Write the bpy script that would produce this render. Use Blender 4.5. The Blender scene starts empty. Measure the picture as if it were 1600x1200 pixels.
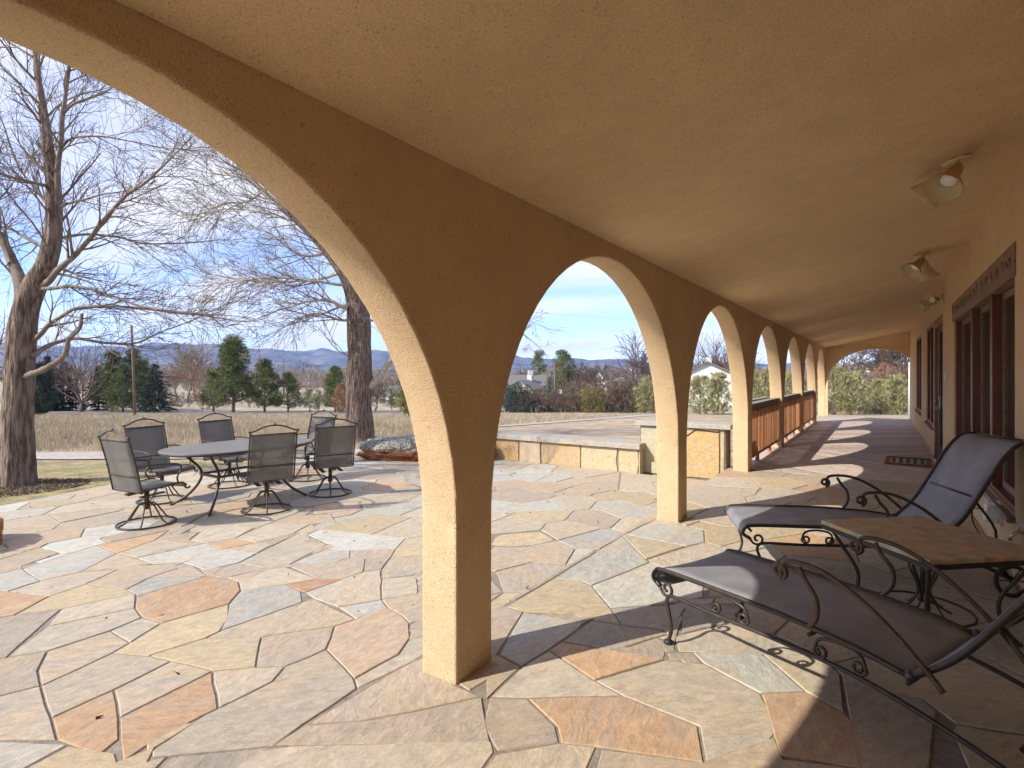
import bpy, bmesh, math, random
import numpy as np
from mathutils import Vector, Matrix, noise
random.seed(7); np.random.seed(7)
C = bpy.context.scene.collection
R = math.radians
PI = math.pi
# ---------------------------------------------------------------- camera, light, world
TH = math.atan(577/860)
CT, ST = math.cos(TH), math.sin(TH)
FW = Vector((-ST, CT, 0)); RT = Vector((CT, ST, 0))
cd = bpy.data.cameras.new('camera'); cam = bpy.data.objects.new('camera', cd); C.objects.link(cam)
cam.location = (0, 0, 1.5); cam.rotation_euler = (R(90), 0, TH)
cd.sensor_width = 36; cd.lens = 860/1600*36; cd.shift_y = -14/1600
cd.clip_start = 0.05; cd.clip_end = 20000
sc = bpy.context.scene; sc.camera = cam
AZ, EL = R(31), R(36)
LD = Vector((math.sin(AZ)*math.cos(EL), math.cos(AZ)*math.cos(EL), -math.sin(EL)))   # way the sunlight travels
sd = bpy.data.lights.new('sun', 'SUN'); sd.energy = 3.35; sd.angle = R(0.55); sd.color = (1.0, 0.94, 0.83)
sun = bpy.data.objects.new('sun', sd); C.objects.link(sun)
sun.rotation_euler = (-LD).to_track_quat('Z', 'Y').to_euler(); sun.location = (-8, -12, 12)
w = bpy.data.worlds.new('World'); sc.world = w; w.use_nodes = True
def N(nt, t, **k):
    n = nt.nodes.new(t)
    for a, b in k.items(): setattr(n, a, b)
    return n
nt = w.node_tree; L = nt.links
bg = nt.nodes['Background']; bg.inputs['Strength'].default_value = 0.15
sky = N(nt, 'ShaderNodeTexSky', sky_type='NISHITA', sun_disc=False)
sky.sun_elevation = EL; sky.sun_rotation = math.atan2(-LD.x, -LD.y); sky.altitude = 1500
sky.air_density = 1.0; sky.dust_density = 0.6; sky.ozone_density = 2.0
tc = N(nt, 'ShaderNodeTexCoord'); sep = N(nt, 'ShaderNodeSeparateXYZ'); L.new(tc.outputs['Generated'], sep.inputs[0])
ad = N(nt, 'ShaderNodeMath', operation='ADD'); L.new(sep.outputs['Z'], ad.inputs[0]); ad.inputs[1].default_value = 0.13
ab = N(nt, 'ShaderNodeMath', operation='ABSOLUTE'); L.new(ad.outputs[0], ab.inputs[0])
comb = N(nt, 'ShaderNodeCombineXYZ')
for i, ax in enumerate('XY'):
    dv = N(nt, 'ShaderNodeMath', operation='DIVIDE'); L.new(sep.outputs[ax], dv.inputs[0]); L.new(ab.outputs[0], dv.inputs[1]); L.new(dv.outputs[0], comb.inputs[i])
mp = N(nt, 'ShaderNodeMapping'); mp.inputs['Rotation'].default_value = (0, 0, R(25)); mp.inputs['Scale'].default_value = (0.55, 1.25, 1); mp.inputs['Location'].default_value = (3.1, 1.7, 0)
L.new(comb.outputs[0], mp.inputs[0])
nz = N(nt, 'ShaderNodeTexNoise'); nz.inputs['Scale'].default_value = .95; nz.inputs['Detail'].default_value = 9; nz.inputs['Roughness'].default_value = 0.52; nz.inputs['Distortion'].default_value = 0.5
L.new(mp.outputs[0], nz.inputs['Vector'])
cr = N(nt, 'ShaderNodeValToRGB'); cr.color_ramp.elements[0].position = 0.39; cr.color_ramp.elements[0].color = (0.10, 0.10, 0.10, 1); cr.color_ramp.elements[1].position = 0.585; cr.color_ramp.elements[1].color = (0.92, 0.92, 0.92, 1)
L.new(nz.outputs[0], cr.inputs[0])
mx = N(nt, 'ShaderNodeMixRGB'); L.new(cr.outputs[0], mx.inputs[0]); sb = N(nt, 'ShaderNodeMixRGB', blend_type='MULTIPLY'); sb.inputs[0].default_value = 1; sb.inputs[2].default_value = (.72, .78, 1.04, 1); L.new(sky.outputs[0], sb.inputs[1]); L.new(sb.outputs[0], mx.inputs[1]); mx.inputs[2].default_value = (3.75, 3.8, 4.1, 1)
L.new(mx.outputs[0], bg.inputs['Color'])
sc.view_settings.view_transform = 'Standard'; sc.view_settings.look = 'None'
sc.view_settings.exposure = 0.98; sc.view_settings.gamma = 1.0; sc.view_settings.use_curve_mapping = False
sc.cycles.use_denoising = True
sc.cycles.use_adaptive_sampling = True; sc.cycles.adaptive_threshold = .03; sc.cycles.max_bounces = 9; sc.cycles.diffuse_bounces = 5; sc.cycles.transparent_max_bounces = 12
sc.cycles.volume_bounces = 1
sc.cycles.sample_clamp_indirect = 6

# ---------------------------------------------------------------- terrain height and helpers
ZP = [(-400, -.24), (9, -.24), (12, -.30), (30, -1.2), (60, -2.6), (150, -4.6), (600, -7.2), (3000, -14), (6000, -20)]
def zg(f):
    for (a, za), (b, zb) in zip(ZP, ZP[1:]):
        if f <= b: 
            t = max(0, (f-a)/(b-a)); return za+(zb-za)*t
    return ZP[-1][1]
def fs(f, s, z=0.0): return Vector((FW.x*f+RT.x*s, FW.y*f+RT.y*s, z))
def ground(f, s, dz=0.0): return fs(f, s, zg(f)+dz)
def at(px, py, f):
    """place seen at px,py of the 1600 wide photograph, f metres deep"""
    return fs(f, (px-800)/860*f, 1.5+(586-py)/860*f)
def bearing(px, f): return ground(f, (px-800)/860*f)

def tag(o, label=None, cat=None, group=None, kind=None):
    if label: o['label'] = label
    if cat: o['category'] = cat
    if group: o['group'] = group
    if kind: o['kind'] = kind
    return o
def empty(name, loc=(0, 0, 0), rz=0, **k):
    o = bpy.data.objects.new(name, None); C.objects.link(o); o.location = loc; o.rotation_euler = (0, 0, rz); o.empty_display_size = .2
    return tag(o, **k)
class MB:
    def __init__(s): s.v = []; s.f = []; s.sm = []
    def add(s, vs, fs_, smooth=False):
        b = len(s.v); s.v.extend([tuple(v) for v in vs]); s.f.extend([tuple(i+b for i in f) for f in fs_]); s.sm.extend([smooth]*len(fs_)); return s
    def box(s, lo, hi, mat=None):
        x0, y0, z0 = lo; x1, y1, z1 = hi
        vs = [Vector(p) for p in ((x0,y0,z0),(x1,y0,z0),(x1,y1,z0),(x0,y1,z0),(x0,y0,z1),(x1,y0,z1),(x1,y1,z1),(x0,y1,z1))]
        if mat: vs = [mat @ v for v in vs]
        return s.add(vs, [(0,3,2,1),(4,5,6,7),(0,1,5,4),(1,2,6,5),(2,3,7,6),(3,0,4,7)])
    def tube(s, pts, r, n=6, closed=False, cap=True):
        pts = [Vector(p) for p in pts]; m = len(pts)
        rs = r if isinstance(r, (list, tuple)) else [r]*m
        up = None; vs = []
        for i, p in enumerate(pts):
            if closed: t = pts[(i+1) % m]-pts[i-1]
            else: t = pts[min(i+1, m-1)]-pts[max(i-1, 0)]
            if t.length < 1e-9: t = Vector((0, 0, 1))
            t.normalize()
            if up is None:
                up = Vector((0, 0, 1)) if abs(t.z) < .9 else Vector((1, 0, 0))
            a = t.cross(up)
            if a.length < 1e-6: a = t.orthogonal()
            a.normalize(); b = a.cross(t); up = b
            for k in range(n):
                q = 2*PI*k/n
                vs.append(p+(a*math.cos(q)+b*math.sin(q))*rs[i])
        fs_ = []
        for i in range(m if closed else m-1):
            j = (i+1) % m
            for k in range(n):
                l = (k+1) % n
                fs_.append((i*n+k, i*n+l, j*n+l, j*n+k))
        if cap and not closed:
            fs_.append(tuple(range(n-1, -1, -1))); fs_.append(tuple((m-1)*n+k for k in range(n)))
        return s.add(vs, fs_, True)
    def bar(s, a, b, wx, wz):
        a, b = Vector(a), Vector(b); d = (b-a); l = d.length; q = d.to_track_quat('Y', 'Z')
        return s.box((-wx/2, 0, -wz/2), (wx/2, l, wz/2), Matrix.Translation(a) @ q.to_matrix().to_4x4())
    def ball(s, c, r, n=8, m=6, sq=(1, 1, 1)):
        c = Vector(c); vs = [c+Vector((0, 0, r*sq[2]))]
        for i in range(1, m):
            for k in range(n):
                t = PI*i/m; p = 2*PI*k/n
                vs.append(c+Vector((r*sq[0]*math.sin(t)*math.cos(p), r*sq[1]*math.sin(t)*math.sin(p), r*sq[2]*math.cos(t))))
        vs.append(c-Vector((0, 0, r*sq[2]))); f = []
        for k in range(n):
            l = (k+1) % n
            f.append((0, 1+k, 1+l)); f.append((len(vs)-1, 1+(m-2)*n+l, 1+(m-2)*n+k))
            for i in range(m-2): f.append((1+i*n+k, 1+(i+1)*n+k, 1+(i+1)*n+l, 1+i*n+l))
        return s.add(vs, f, True)
    def lathe(s, prof, M=Matrix(), n=20):
        vs = []; f = []
        for r, z in prof:
            for k in range(n):
                vs.append(M @ Vector((r*math.cos(2*PI*k/n), r*math.sin(2*PI*k/n), z)))
        for i in range(len(prof)-1):
            for k in range(n):
                l = (k+1) % n; f.append((i*n+k, i*n+l, (i+1)*n+l, (i+1)*n+k))
        return s.add(vs, f, True)
    def prism(s, poly, z0, z1, ch=0.0, M=None):
        """closed counter-clockwise outline raised from z0 to z1, with a small chamfer"""
        n = len(poly); vs = [Vector((x, y, z0)) for x, y in poly]
        if ch:
            vs += [Vector((x, y, z1-ch)) for x, y in poly]; vs += [Vector((x, y, z1)) for x, y in inset(poly, ch)]
            k = 3
        else:
            vs += [Vector((x, y, z1)) for x, y in poly]; k = 2
        if M: vs = [M @ v for v in vs]
        f = [(i+j*n, (i+1) % n+j*n, (i+1) % n+(j+1)*n, i+(j+1)*n) for j in range(k-1) for i in range(n)]
        f.append(tuple(range((k-1)*n, k*n))); f.append(tuple(range(n-1, -1, -1)))
        return s.add(vs, f)
    def build(s, name, mat, parent=None, loc=None, bevel=0, color=None):
        me = bpy.data.meshes.new(name); me.from_pydata(s.v, [], s.f)
        me.polygons.foreach_set('use_smooth', s.sm)
        if mat: me.materials.append(mat)
        me.update()
        return put(name, me, parent, bevel, color)
def put(name, me, parent=None, bevel=0, color=None):
    o = bpy.data.objects.new(name, me); C.objects.link(o)
    if parent: o.parent = parent
    if bevel:
        m = o.modifiers.new('bevel', 'BEVEL'); m.width = bevel; m.segments = 2; m.limit_method = 'ANGLE'; m.angle_limit = R(35)
    if color: o.color = (*color, 1)
    return o
def kids(o): return [c for c in CH.get(o.name, [])]
def copy_tree(o, loc=None, rz=None):
    """a thing, its parts and their sub-parts"""
    def cp(x, par):
        c = x.copy(); C.objects.link(c)
        if par: c.parent = par
        for ch in [q for q in bpy.data.objects if q.parent == x]: cp(ch, c)
        return c
    r = cp(o, None)
    if loc is not None: r.location = loc
    if rz is not None: r.rotation_euler = (0, 0, rz)
    return r
def smooth(pts, k=4):
    """Catmull-Rom through the points"""
    P = [Vector(p) for p in pts]; P = [P[0]*2-P[1]]+P+[P[-1]*2-P[-2]]; out = []
    for i in range(1, len(P)-2):
        a, b, c, d = P[i-1:i+3]
        for j in range(k):
            t = j/k
            out.append(.5*((2*b)+(c-a)*t+(2*a-5*b+4*c-d)*t*t+(3*b-a-3*c+d)*t**3))
    out.append(P[-2]); return out
def inset(poly, d):
    n = len(poly); out = []
    for i in range(n):
        a = Vector(poly[i-1]); b = Vector(poly[i]); c = Vector(poly[(i+1) % n])
        e = (b-a); g = (c-b)
        if e.length < 1e-9 or g.length < 1e-9: out.append(tuple(b)); continue
        e.normalize(); g.normalize(); n1 = Vector((-e.y, e.x)); n2 = Vector((-g.y, g.x)); m = n1+n2
        if m.length < .3: m = n1*1.0
        else: m = m/max(.35, m.dot(n1)) 
        out.append((b.x+m.x*d, b.y+m.y*d))
    return out
def area(p): return sum(p[i-1][0]*p[i][1]-p[i][0]*p[i-1][1] for i in range(len(p)))/2
def clip(poly, px, py, nx, ny):
    """keep the side where (p-(px,py)).n <= 0"""
    out = []; n = len(poly)
    for i in range(n):
        a = poly[i]; b = poly[(i+1) % n]
        da = (a[0]-px)*nx+(a[1]-py)*ny; db = (b[0]-px)*nx+(b[1]-py)*ny
        if da <= 0: out.append(a)
        if (da < 0 < db) or (db < 0 < da):
            t = da/(da-db); out.append((a[0]+(b[0]-a[0])*t, a[1]+(b[1]-a[1])*t))
    return out
def inside(p, poly):
    x, y = p; r = False; n = len(poly)
    for i in range(n):
        x0, y0 = poly[i-1]; x1, y1 = poly[i]
        if (y0 > y) != (y1 > y) and x < (x1-x0)*(y-y0)/(y1-y0)+x0: r = not r
    return r

# ---------------------------------------------------------------- materials
def mat(name, col, rough=.8, var=0.0, vscale=3.0, bump=0.0, bscale=80.0, bdist=.01, metal=0.0, col2=None, lo=.35, hi=.65, stretch=None, detail=5, spec=None, objvar=0.0, objcol=False, coord='Object', transp=0.0):
    m = bpy.data.materials.new(name); m.use_nodes = True; nt = m.node_tree; L = nt.links
    p = nt.nodes['Principled BSDF']; p.inputs['Roughness'].default_value = rough; p.inputs['Metallic'].default_value = metal
    if spec is not None: p.inputs['Specular IOR Level'].default_value = spec
    p.inputs['Base Color'].default_value = (*col, 1)
    tc = N(nt, 'ShaderNodeTexCoord'); vec = tc.outputs[coord]
    mpn = N(nt, 'ShaderNodeMapping'); L.new(vec, mpn.inputs[0]); mpn.inputs['Scale'].default_value = stretch or (1, 1, 1)
    oi = N(nt, 'ShaderNodeObjectInfo')
    if objcol or objvar:
        ml = N(nt, 'ShaderNodeMath', operation='MULTIPLY'); L.new(oi.outputs['Random'], ml.inputs[0]); ml.inputs[1].default_value = 37.0
        cb = N(nt, 'ShaderNodeCombineXYZ'); L.new(ml.outputs[0], cb.inputs[0]); L.new(ml.outputs[0], cb.inputs[2]); L.new(cb.outputs[0], mpn.inputs['Location'])
    last = None
    if objcol: last = oi.outputs['Color']
    if col2 or var:
        n1 = N(nt, 'ShaderNodeTexNoise'); n1.inputs['Scale'].default_value = vscale; n1.inputs['Detail'].default_value = detail; n1.inputs['Roughness'].default_value = .62; L.new(mpn.outputs[0], n1.inputs['Vector'])
        mr = N(nt, 'ShaderNodeMapRange'); L.new(n1.outputs[0], mr.inputs[0]); mr.inputs[1].default_value = lo; mr.inputs[2].default_value = hi
        if col2:
            mm = N(nt, 'ShaderNodeMixRGB'); L.new(mr.outputs[0], mm.inputs[0]); mm.inputs[1].default_value = (*col, 1); mm.inputs[2].default_value = (*col2, 1)
            if last: L.new(last, mm.inputs[1])
            last = mm.outputs[0]
        if var:
            n2 = N(nt, 'ShaderNodeTexNoise'); n2.inputs['Scale'].default_value = vscale*2.7; n2.inputs['Detail'].default_value = detail; L.new(mpn.outputs[0], n2.inputs['Vector'])
            m2 = N(nt, 'ShaderNodeMapRange'); L.new(n2.outputs[0], m2.inputs[0]); m2.inputs[1].default_value = .3; m2.inputs[2].default_value = .7; m2.inputs[3].default_value = 1-var; m2.inputs[4].default_value = 1+var
            hs = N(nt, 'ShaderNodeMixRGB', blend_type='MULTIPLY'); hs.inputs[0].default_value = 1
            if last: L.new(last, hs.inputs[1])
            else: hs.inputs[1].default_value = (*col, 1)
            L.new(m2.outputs[0], hs.inputs[2]); last = hs.outputs[0]
    if objvar:
        m3 = N(nt, 'ShaderNodeMapRange'); L.new(oi.outputs['Random'], m3.inputs[0]); m3.inputs[3].default_value = 1-objvar; m3.inputs[4].default_value = 1+objvar
        h3 = N(nt, 'ShaderNodeMixRGB', blend_type='MULTIPLY'); h3.inputs[0].default_value = 1
        if last: L.new(last, h3.inputs[1])
        else: h3.inputs[1].default_value = (*col, 1)
        L.new(m3.outputs[0], h3.inputs[2]); last = h3.outputs[0]
    if last: L.new(last, p.inputs['Base Color'])
    if bump:
        n3 = N(nt, 'ShaderNodeTexNoise'); n3.inputs['Scale'].default_value = bscale; n3.inputs['Detail'].default_value = 4; L.new(mpn.outputs[0], n3.inputs['Vector'])
        bp = N(nt, 'ShaderNodeBump'); bp.inputs['Strength'].default_value = bump; bp.inputs['Distance'].default_value = bdist; L.new(n3.outputs[0], bp.inputs['Height']); L.new(bp.outputs[0], p.inputs['Normal'])
    if transp:
        tr = N(nt, 'ShaderNodeBsdfTransparent'); mxs = N(nt, 'ShaderNodeMixShader'); mxs.inputs[0].default_value = transp
        out = nt.nodes['Material Output']; L.new(p.outputs[0], mxs.inputs[1]); L.new(tr.outputs[0], mxs.inputs[2]); L.new(mxs.outputs[0], out.inputs['Surface'])
    return m
def stucco(name, col, bump, dist):
    m = bpy.data.materials.new(name); m.use_nodes = True; nt = m.node_tree; L = nt.links
    p = nt.nodes['Principled BSDF']; p.inputs['Roughness'].default_value = .93; tc = N(nt, 'ShaderNodeTexCoord')
    def nz(scale, detail, rough=.6):
        n = N(nt, 'ShaderNodeTexNoise'); n.inputs['Scale'].default_value = scale; n.inputs['Detail'].default_value = detail; n.inputs['Roughness'].default_value = rough; L.new(tc.outputs['Object'], n.inputs['Vector']); return n.outputs[0]
    def mr(s, a, b, c, d):
        q = N(nt, 'ShaderNodeMapRange'); L.new(s, q.inputs[0])
        for i, v in enumerate((a, b, c, d)): q.inputs[i+1].default_value = v
        return q.outputs[0]
    def mul(a, b):
        q = N(nt, 'ShaderNodeMath', operation='MULTIPLY'); L.new(a, q.inputs[0]); L.new(b, q.inputs[1]); return q.outputs[0]
    grain = nz(165, 3); pits = nz(70, 2); blot = nz(1.3, 7, .65); mid = nz(7, 5)
    f = mul(mul(mr(blot, .3, .7, .90, 1.06), mr(mid, .3, .7, .95, 1.04)), mul(mr(grain, .34, .60, .80, 1.06), mr(pits, .26, .40, .62, 1.0)))
    c = N(nt, 'ShaderNodeMixRGB', blend_type='MULTIPLY'); c.inputs[0].default_value = 1; c.inputs[1].default_value = (*col, 1); L.new(f, c.inputs[2]); L.new(c.outputs[0], p.inputs['Base Color'])
    bp = N(nt, 'ShaderNodeBump'); bp.inputs['Strength'].default_value = bump; bp.inputs['Distance'].default_value = dist; L.new(grain, bp.inputs['Height'])
    b2 = N(nt, 'ShaderNodeBump'); b2.inputs['Strength'].default_value = .35; b2.inputs['Distance'].default_value = .02; L.new(mid, b2.inputs['Height']); L.new(bp.outputs[0], b2.inputs['Normal']); L.new(b2.outputs[0], p.inputs['Normal'])
    return m
M = {}
M['stucco'] = stucco('stucco', (.72, .522, .312), 1.0, .009)
M['stucco_smooth'] = stucco('stucco_ceiling', (.79, .58, .345), .9, .008)
def stone_mat():
    m = bpy.data.materials.new('sandstone'); m.use_nodes = True; nt = m.node_tree; L = nt.links
    p = nt.nodes['Principled BSDF']; p.inputs['Roughness'].default_value = .78
    tc = N(nt, 'ShaderNodeTexCoord'); oi = N(nt, 'ShaderNodeObjectInfo')
    sc_ = N(nt, 'ShaderNodeVectorMath', operation='SCALE'); cb = N(nt, 'ShaderNodeCombineXYZ')
    for i in range(3): L.new(oi.outputs['Random'], cb.inputs[i])
    L.new(cb.outputs[0], sc_.inputs[0]); sc_.inputs['Scale'].default_value = 61
    rt = N(nt, 'ShaderNodeVectorRotate', rotation_type='Z_AXIS'); L.new(tc.outputs['Object'], rt.inputs['Vector'])
    ag = N(nt, 'ShaderNodeMapRange'); L.new(oi.outputs['Random'], ag.inputs[0]); ag.inputs[3].default_value = -.6; ag.inputs[4].default_value = .9; L.new(ag.outputs[0], rt.inputs['Angle'])
    mu = N(nt, 'ShaderNodeVectorMath', operation='MULTIPLY'); L.new(rt.outputs[0], mu.inputs[0]); mu.inputs[1].default_value = (1.0, .45, 1)
    av = N(nt, 'ShaderNodeVectorMath', operation='ADD'); L.new(mu.outputs[0], av.inputs[0]); L.new(sc_.outputs[0], av.inputs[1])
    def nz(scale, detail, rough, dist=0.0):
        n = N(nt, 'ShaderNodeTexNoise'); n.inputs['Scale'].default_value = scale; n.inputs['Detail'].default_value = detail; n.inputs['Roughness'].default_value = rough; n.inputs['Distortion'].default_value = dist
        L.new(av.outputs[0], n.inputs['Vector']); return n.outputs[0]
    def mr(src, a, b, c, d):
        q = N(nt, 'ShaderNodeMapRange'); L.new(src, q.inputs[0]); q.inputs[1].default_value = a; q.inputs[2].default_value = b; q.inputs[3].default_value = c; q.inputs[4].default_value = d; return q.outputs[0]
    big = nz(3.2, 6, .65, .6); fine = nz(26, 6, .75, .4); gr = nz(160, 3, .6); blot = nz(5.5, 5, .7, .8)
    a = N(nt, 'ShaderNodeMixRGB'); L.new(mr(big, .42, .68, 0, .55), a.inputs[0]); L.new(oi.outputs['Color'], a.inputs[1]); a.inputs[2].default_value = (.56, .41, .25, 1)
    b = N(nt, 'ShaderNodeMixRGB'); L.new(mr(blot, .50, .72, 0, .6), b.inputs[0]); L.new(a.outputs[0], b.inputs[1]); b.inputs[2].default_value = (.36, .34, .31, 1)
    c = N(nt, 'ShaderNodeMixRGB', blend_type='MULTIPLY'); c.inputs[0].default_value = 1; L.new(b.outputs[0], c.inputs[1]); L.new(mr(fine, .3, .72, .66, 1.12), c.inputs[2])
    d = N(nt, 'ShaderNodeMixRGB', blend_type='MULTIPLY'); d.inputs[0].default_value = 1; L.new(c.outputs[0], d.inputs[1]); L.new(mr(gr, .3, .7, .9, 1.08), d.inputs[2])
    L.new(d.outputs[0], p.inputs['Base Color'])
    ly = N(nt, 'ShaderNodeMath', operation='ADD'); L.new(mr(nz(9, 8, .7, 1.2), .3, .7, 0, 1), ly.inputs[0]); L.new(mr(fine, .3, .7, 0, .45), ly.inputs[1])
    bp = N(nt, 'ShaderNodeBump'); bp.inputs['Strength'].default_value = .42; bp.inputs['Distance'].default_value = .012; L.new(ly.outputs[0], bp.inputs['Height']); L.new(bp.outputs[0], p.inputs['Normal'])
    return m
M['stone'] = stone_mat()
M['mortar'] = mat('mortar', (.235, .20, .16), .95, var=.25, vscale=6, bump=.6, bscale=60)
M['iron'] = mat('bronze_painted_iron', (.050, .040, .034), .42, var=.25, vscale=14, metal=.35)
M['iron_brown'] = mat('brown_painted_iron', (.085, .055, .038), .42, var=.25, vscale=14, metal=.3)
def sling(name, col, tr):
    m = mat(name, col, .6, transp=tr); nt = m.node_tree; L = nt.links; p = nt.nodes['Principled BSDF']
    tc = N(nt, 'ShaderNodeTexCoord'); wv = N(nt, 'ShaderNodeTexWave', wave_type='BANDS', bands_direction='X'); wv.inputs['Scale'].default_value = 38; wv.inputs['Distortion'].default_value = .2
    L.new(tc.outputs['Object'], wv.inputs['Vector'])
    mr = N(nt, 'ShaderNodeMapRange'); L.new(wv.outputs[0], mr.inputs[0]); mr.inputs[3].default_value = .72; mr.inputs[4].default_value = 1.15
    n2 = N(nt, 'ShaderNodeTexNoise'); n2.inputs['Scale'].default_value = 5; n2.inputs['Detail'].default_value = 5; L.new(tc.outputs['Object'], n2.inputs['Vector'])
    m2 = N(nt, 'ShaderNodeMapRange'); L.new(n2.outputs[0], m2.inputs[0]); m2.inputs[1].default_value = .3; m2.inputs[2].default_value = .7; m2.inputs[3].default_value = .8; m2.inputs[4].default_value = 1.25
    a = N(nt, 'ShaderNodeMixRGB', blend_type='MULTIPLY'); a.inputs[0].default_value = 1; a.inputs[1].default_value = (*col, 1); L.new(mr.outputs[0], a.inputs[2])
    b = N(nt, 'ShaderNodeMixRGB', blend_type='MULTIPLY'); b.inputs[0].default_value = 1; L.new(a.outputs[0], b.inputs[1]); L.new(m2.outputs[0], b.inputs[2]); L.new(b.outputs[0], p.inputs['Base Color'])
    return m
M['sling'] = sling('dark_sling_mesh', (.25, .25, .265), .10)
M['sling_chair'] = sling('chair_sling_mesh', (.15, .145, .135), .26)
M['slate'] = mat('slate_top', (.38, .32, .21), .35, var=.3, vscale=5, col2=(.60, .26, .07), lo=.55, hi=.70, bump=.4, bscale=18, bdist=.006)
M['rubber'] = mat('black_rubber', (.02, .02, .02), .6)
M['cedar'] = mat('cedar_stain', (.50, .225, .10), .7, var=.25, vscale=5, stretch=(4, 4, .6), objvar=.25, bump=.3, bscale=30)
M['greywood'] = mat('weathered_wood', (.27, .23, .20), .85, var=.25, vscale=6, bump=.4, bscale=30, objvar=.12)
M['deck'] = mat('deck_board_wood', (.50, .40, .335), .62, var=.25, vscale=7, objvar=.22, bump=.35, bscale=26, col2=(.38, .33, .30), lo=.4, hi=.7)
M['frame_red'] = mat('mahogany_wood', (.115, .036, .02), .35, var=.25, vscale=6, stretch=(1, 1, .2))
M['frame_brown'] = mat('weathered_brown_wood', (.20, .125, .095), .6, var=.35, vscale=9, bump=.5, bscale=25)
M['glass'] = mat('window_glass', (.030, .032, .034), .03, spec=.8)
M['white'] = mat('white_paint', (.72, .70, .66), .5, var=.08, vscale=4)
M['lampwhite'] = mat('lamp_cream_enamel', (.62, .55, .38), .35, var=.1)
M['lamp'] = mat('lamp_amber_enamel', (.50, .33, .12), .35, var=.1)
M['bulb'] = mat('bulb_glass', (.80, .80, .78), .1)
M['plastic'] = mat('grey_plastic', (.68, .66, .60), .45, var=.06, vscale=12)
M['chrome'] = mat('chrome', (.45, .45, .47), .2, metal=.9)
M['darkmetal'] = mat('black_metal', (.03, .03, .032), .4, metal=.4)
M['bark'] = mat('furrowed_bark', (.24, .185, .15), .95, col2=(.085, .05, .036), vscale=9, lo=.40, hi=.60, stretch=(2.4, 2.4, .35), detail=7, bump=1.0, bscale=11, bdist=.07, coord='Object')
M['bark_small'] = mat('branch_bark', (.19, .145, .12), .9, var=.35, vscale=4, bump=.5, bscale=40)
M['bark_pale'] = mat('pale_branch_bark', (.42, .36, .29), .9, var=.35, vscale=4, bump=.5, bscale=40)
M['twig'] = mat('twig_bark', (.135, .095, .078), .9, var=.3, vscale=1.5)
M['twig_pale'] = mat('pale_twig_bark', (.24, .195, .15), .9, var=.3, vscale=1.5)
M['lawn'] = mat('winter_lawn_soil', (.235, .20, .085), .95, col2=(.38, .31, .16), vscale=1.6, var=.3, lo=.4, hi=.6, bump=.8, bscale=30, bdist=.03)
M['field'] = mat('dry_field', (.40, .33, .225), .95, col2=(.30, .245, .17), vscale=.22, var=.28, lo=.38, hi=.62, bump=.9, bscale=6, bdist=.1)
M['gravel'] = mat('gravel_drive', (.43, .33, .225), .95, col2=(.29, .21, .14), vscale=.5, var=.3, bump=.7, bscale=28, bdist=.02)
M['pathm'] = mat('pale_path_concrete', (.40, .35, .30), .9, var=.18, vscale=2.5, bump=.4, bscale=30)
M['asphalt'] = mat('old_asphalt', (.20, .205, .22), .85, var=.18, vscale=.9)
M['water'] = mat('lake_water', (.42, .44, .48), .12, var=.1, vscale=.03)
M['blade'] = mat('dry_grass_blade', (.41, .335, .23), .9, var=.35, vscale=.5, col2=(.30, .235, .16))
M['lawnblade'] = mat('lawn_grass_blade', (.38, .33, .14), .9, var=.4, vscale=1.3, col2=(.47, .40, .24))
M['pine'] = mat('pine_needles', (.105, .15, .055), .8, var=.45, vscale=1.3, col2=(.19, .20, .07), lo=.42, hi=.6)
M['spruce'] = mat('spruce_needles', (.045, .065, .050), .8, var=.45, vscale=1.3)
M['bluespruce'] = mat('blue_spruce_needles', (.13, .17, .165), .8, var=.35, vscale=1.3)
M['juniper'] = mat('juniper_scale_leaves', (.23, .25, .10), .85, var=.45, vscale=1.0, col2=(.42, .36, .20), lo=.42, hi=.62)
M['brush'] = mat('winter_brush', (.23, .165, .12), .9, var=.45, vscale=.9, col2=(.12, .092, .07), lo=.42, hi=.6)
M['rust_brush'] = mat('rusty_brush', (.34, .19, .115), .9, var=.35, vscale=.9)
M['olive_brush'] = mat('olive_brush', (.21, .18, .055), .9, var=.4, vscale=.9)
M['farwood'] = mat('far_bare_wood', (.34, .255, .19), .95, var=.35, vscale=.06, col2=(.20, .155, .12))
M['mountain'] = mat('forest_slope', (.05, .065, .08), 1, col2=(.15, .14, .125), vscale=.006, var=.3, lo=.42, hi=.62, detail=9)
M['snow'] = mat('far_snow', (.75, .77, .8), .9)
M['roof'] = mat('grey_shingles', (.16, .15, .145), .9, var=.15, vscale=2)
M['palewall'] = mat('pale_siding', (.55, .54, .50), .8, var=.06)
M['whitewall'] = mat('white_siding', (.66, .66, .63), .8, var=.04)
M['pole'] = mat('utility_pole_wood', (.15, .10, .075), .9, var=.3, vscale=3, stretch=(1, 1, .2))
M['galv'] = mat('galvanized_steel', (.62, .64, .66), .5, metal=.2)
M['rug'] = mat('rug_red', (.30, .09, .045), .95, var=.3, vscale=22)
M['rugd'] = mat('rug_dark', (.06, .055, .04), .95, var=.3, vscale=22)
M['rugc'] = mat('rug_cream', (.42, .36, .25), .95, var=.3, vscale=22)
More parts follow.
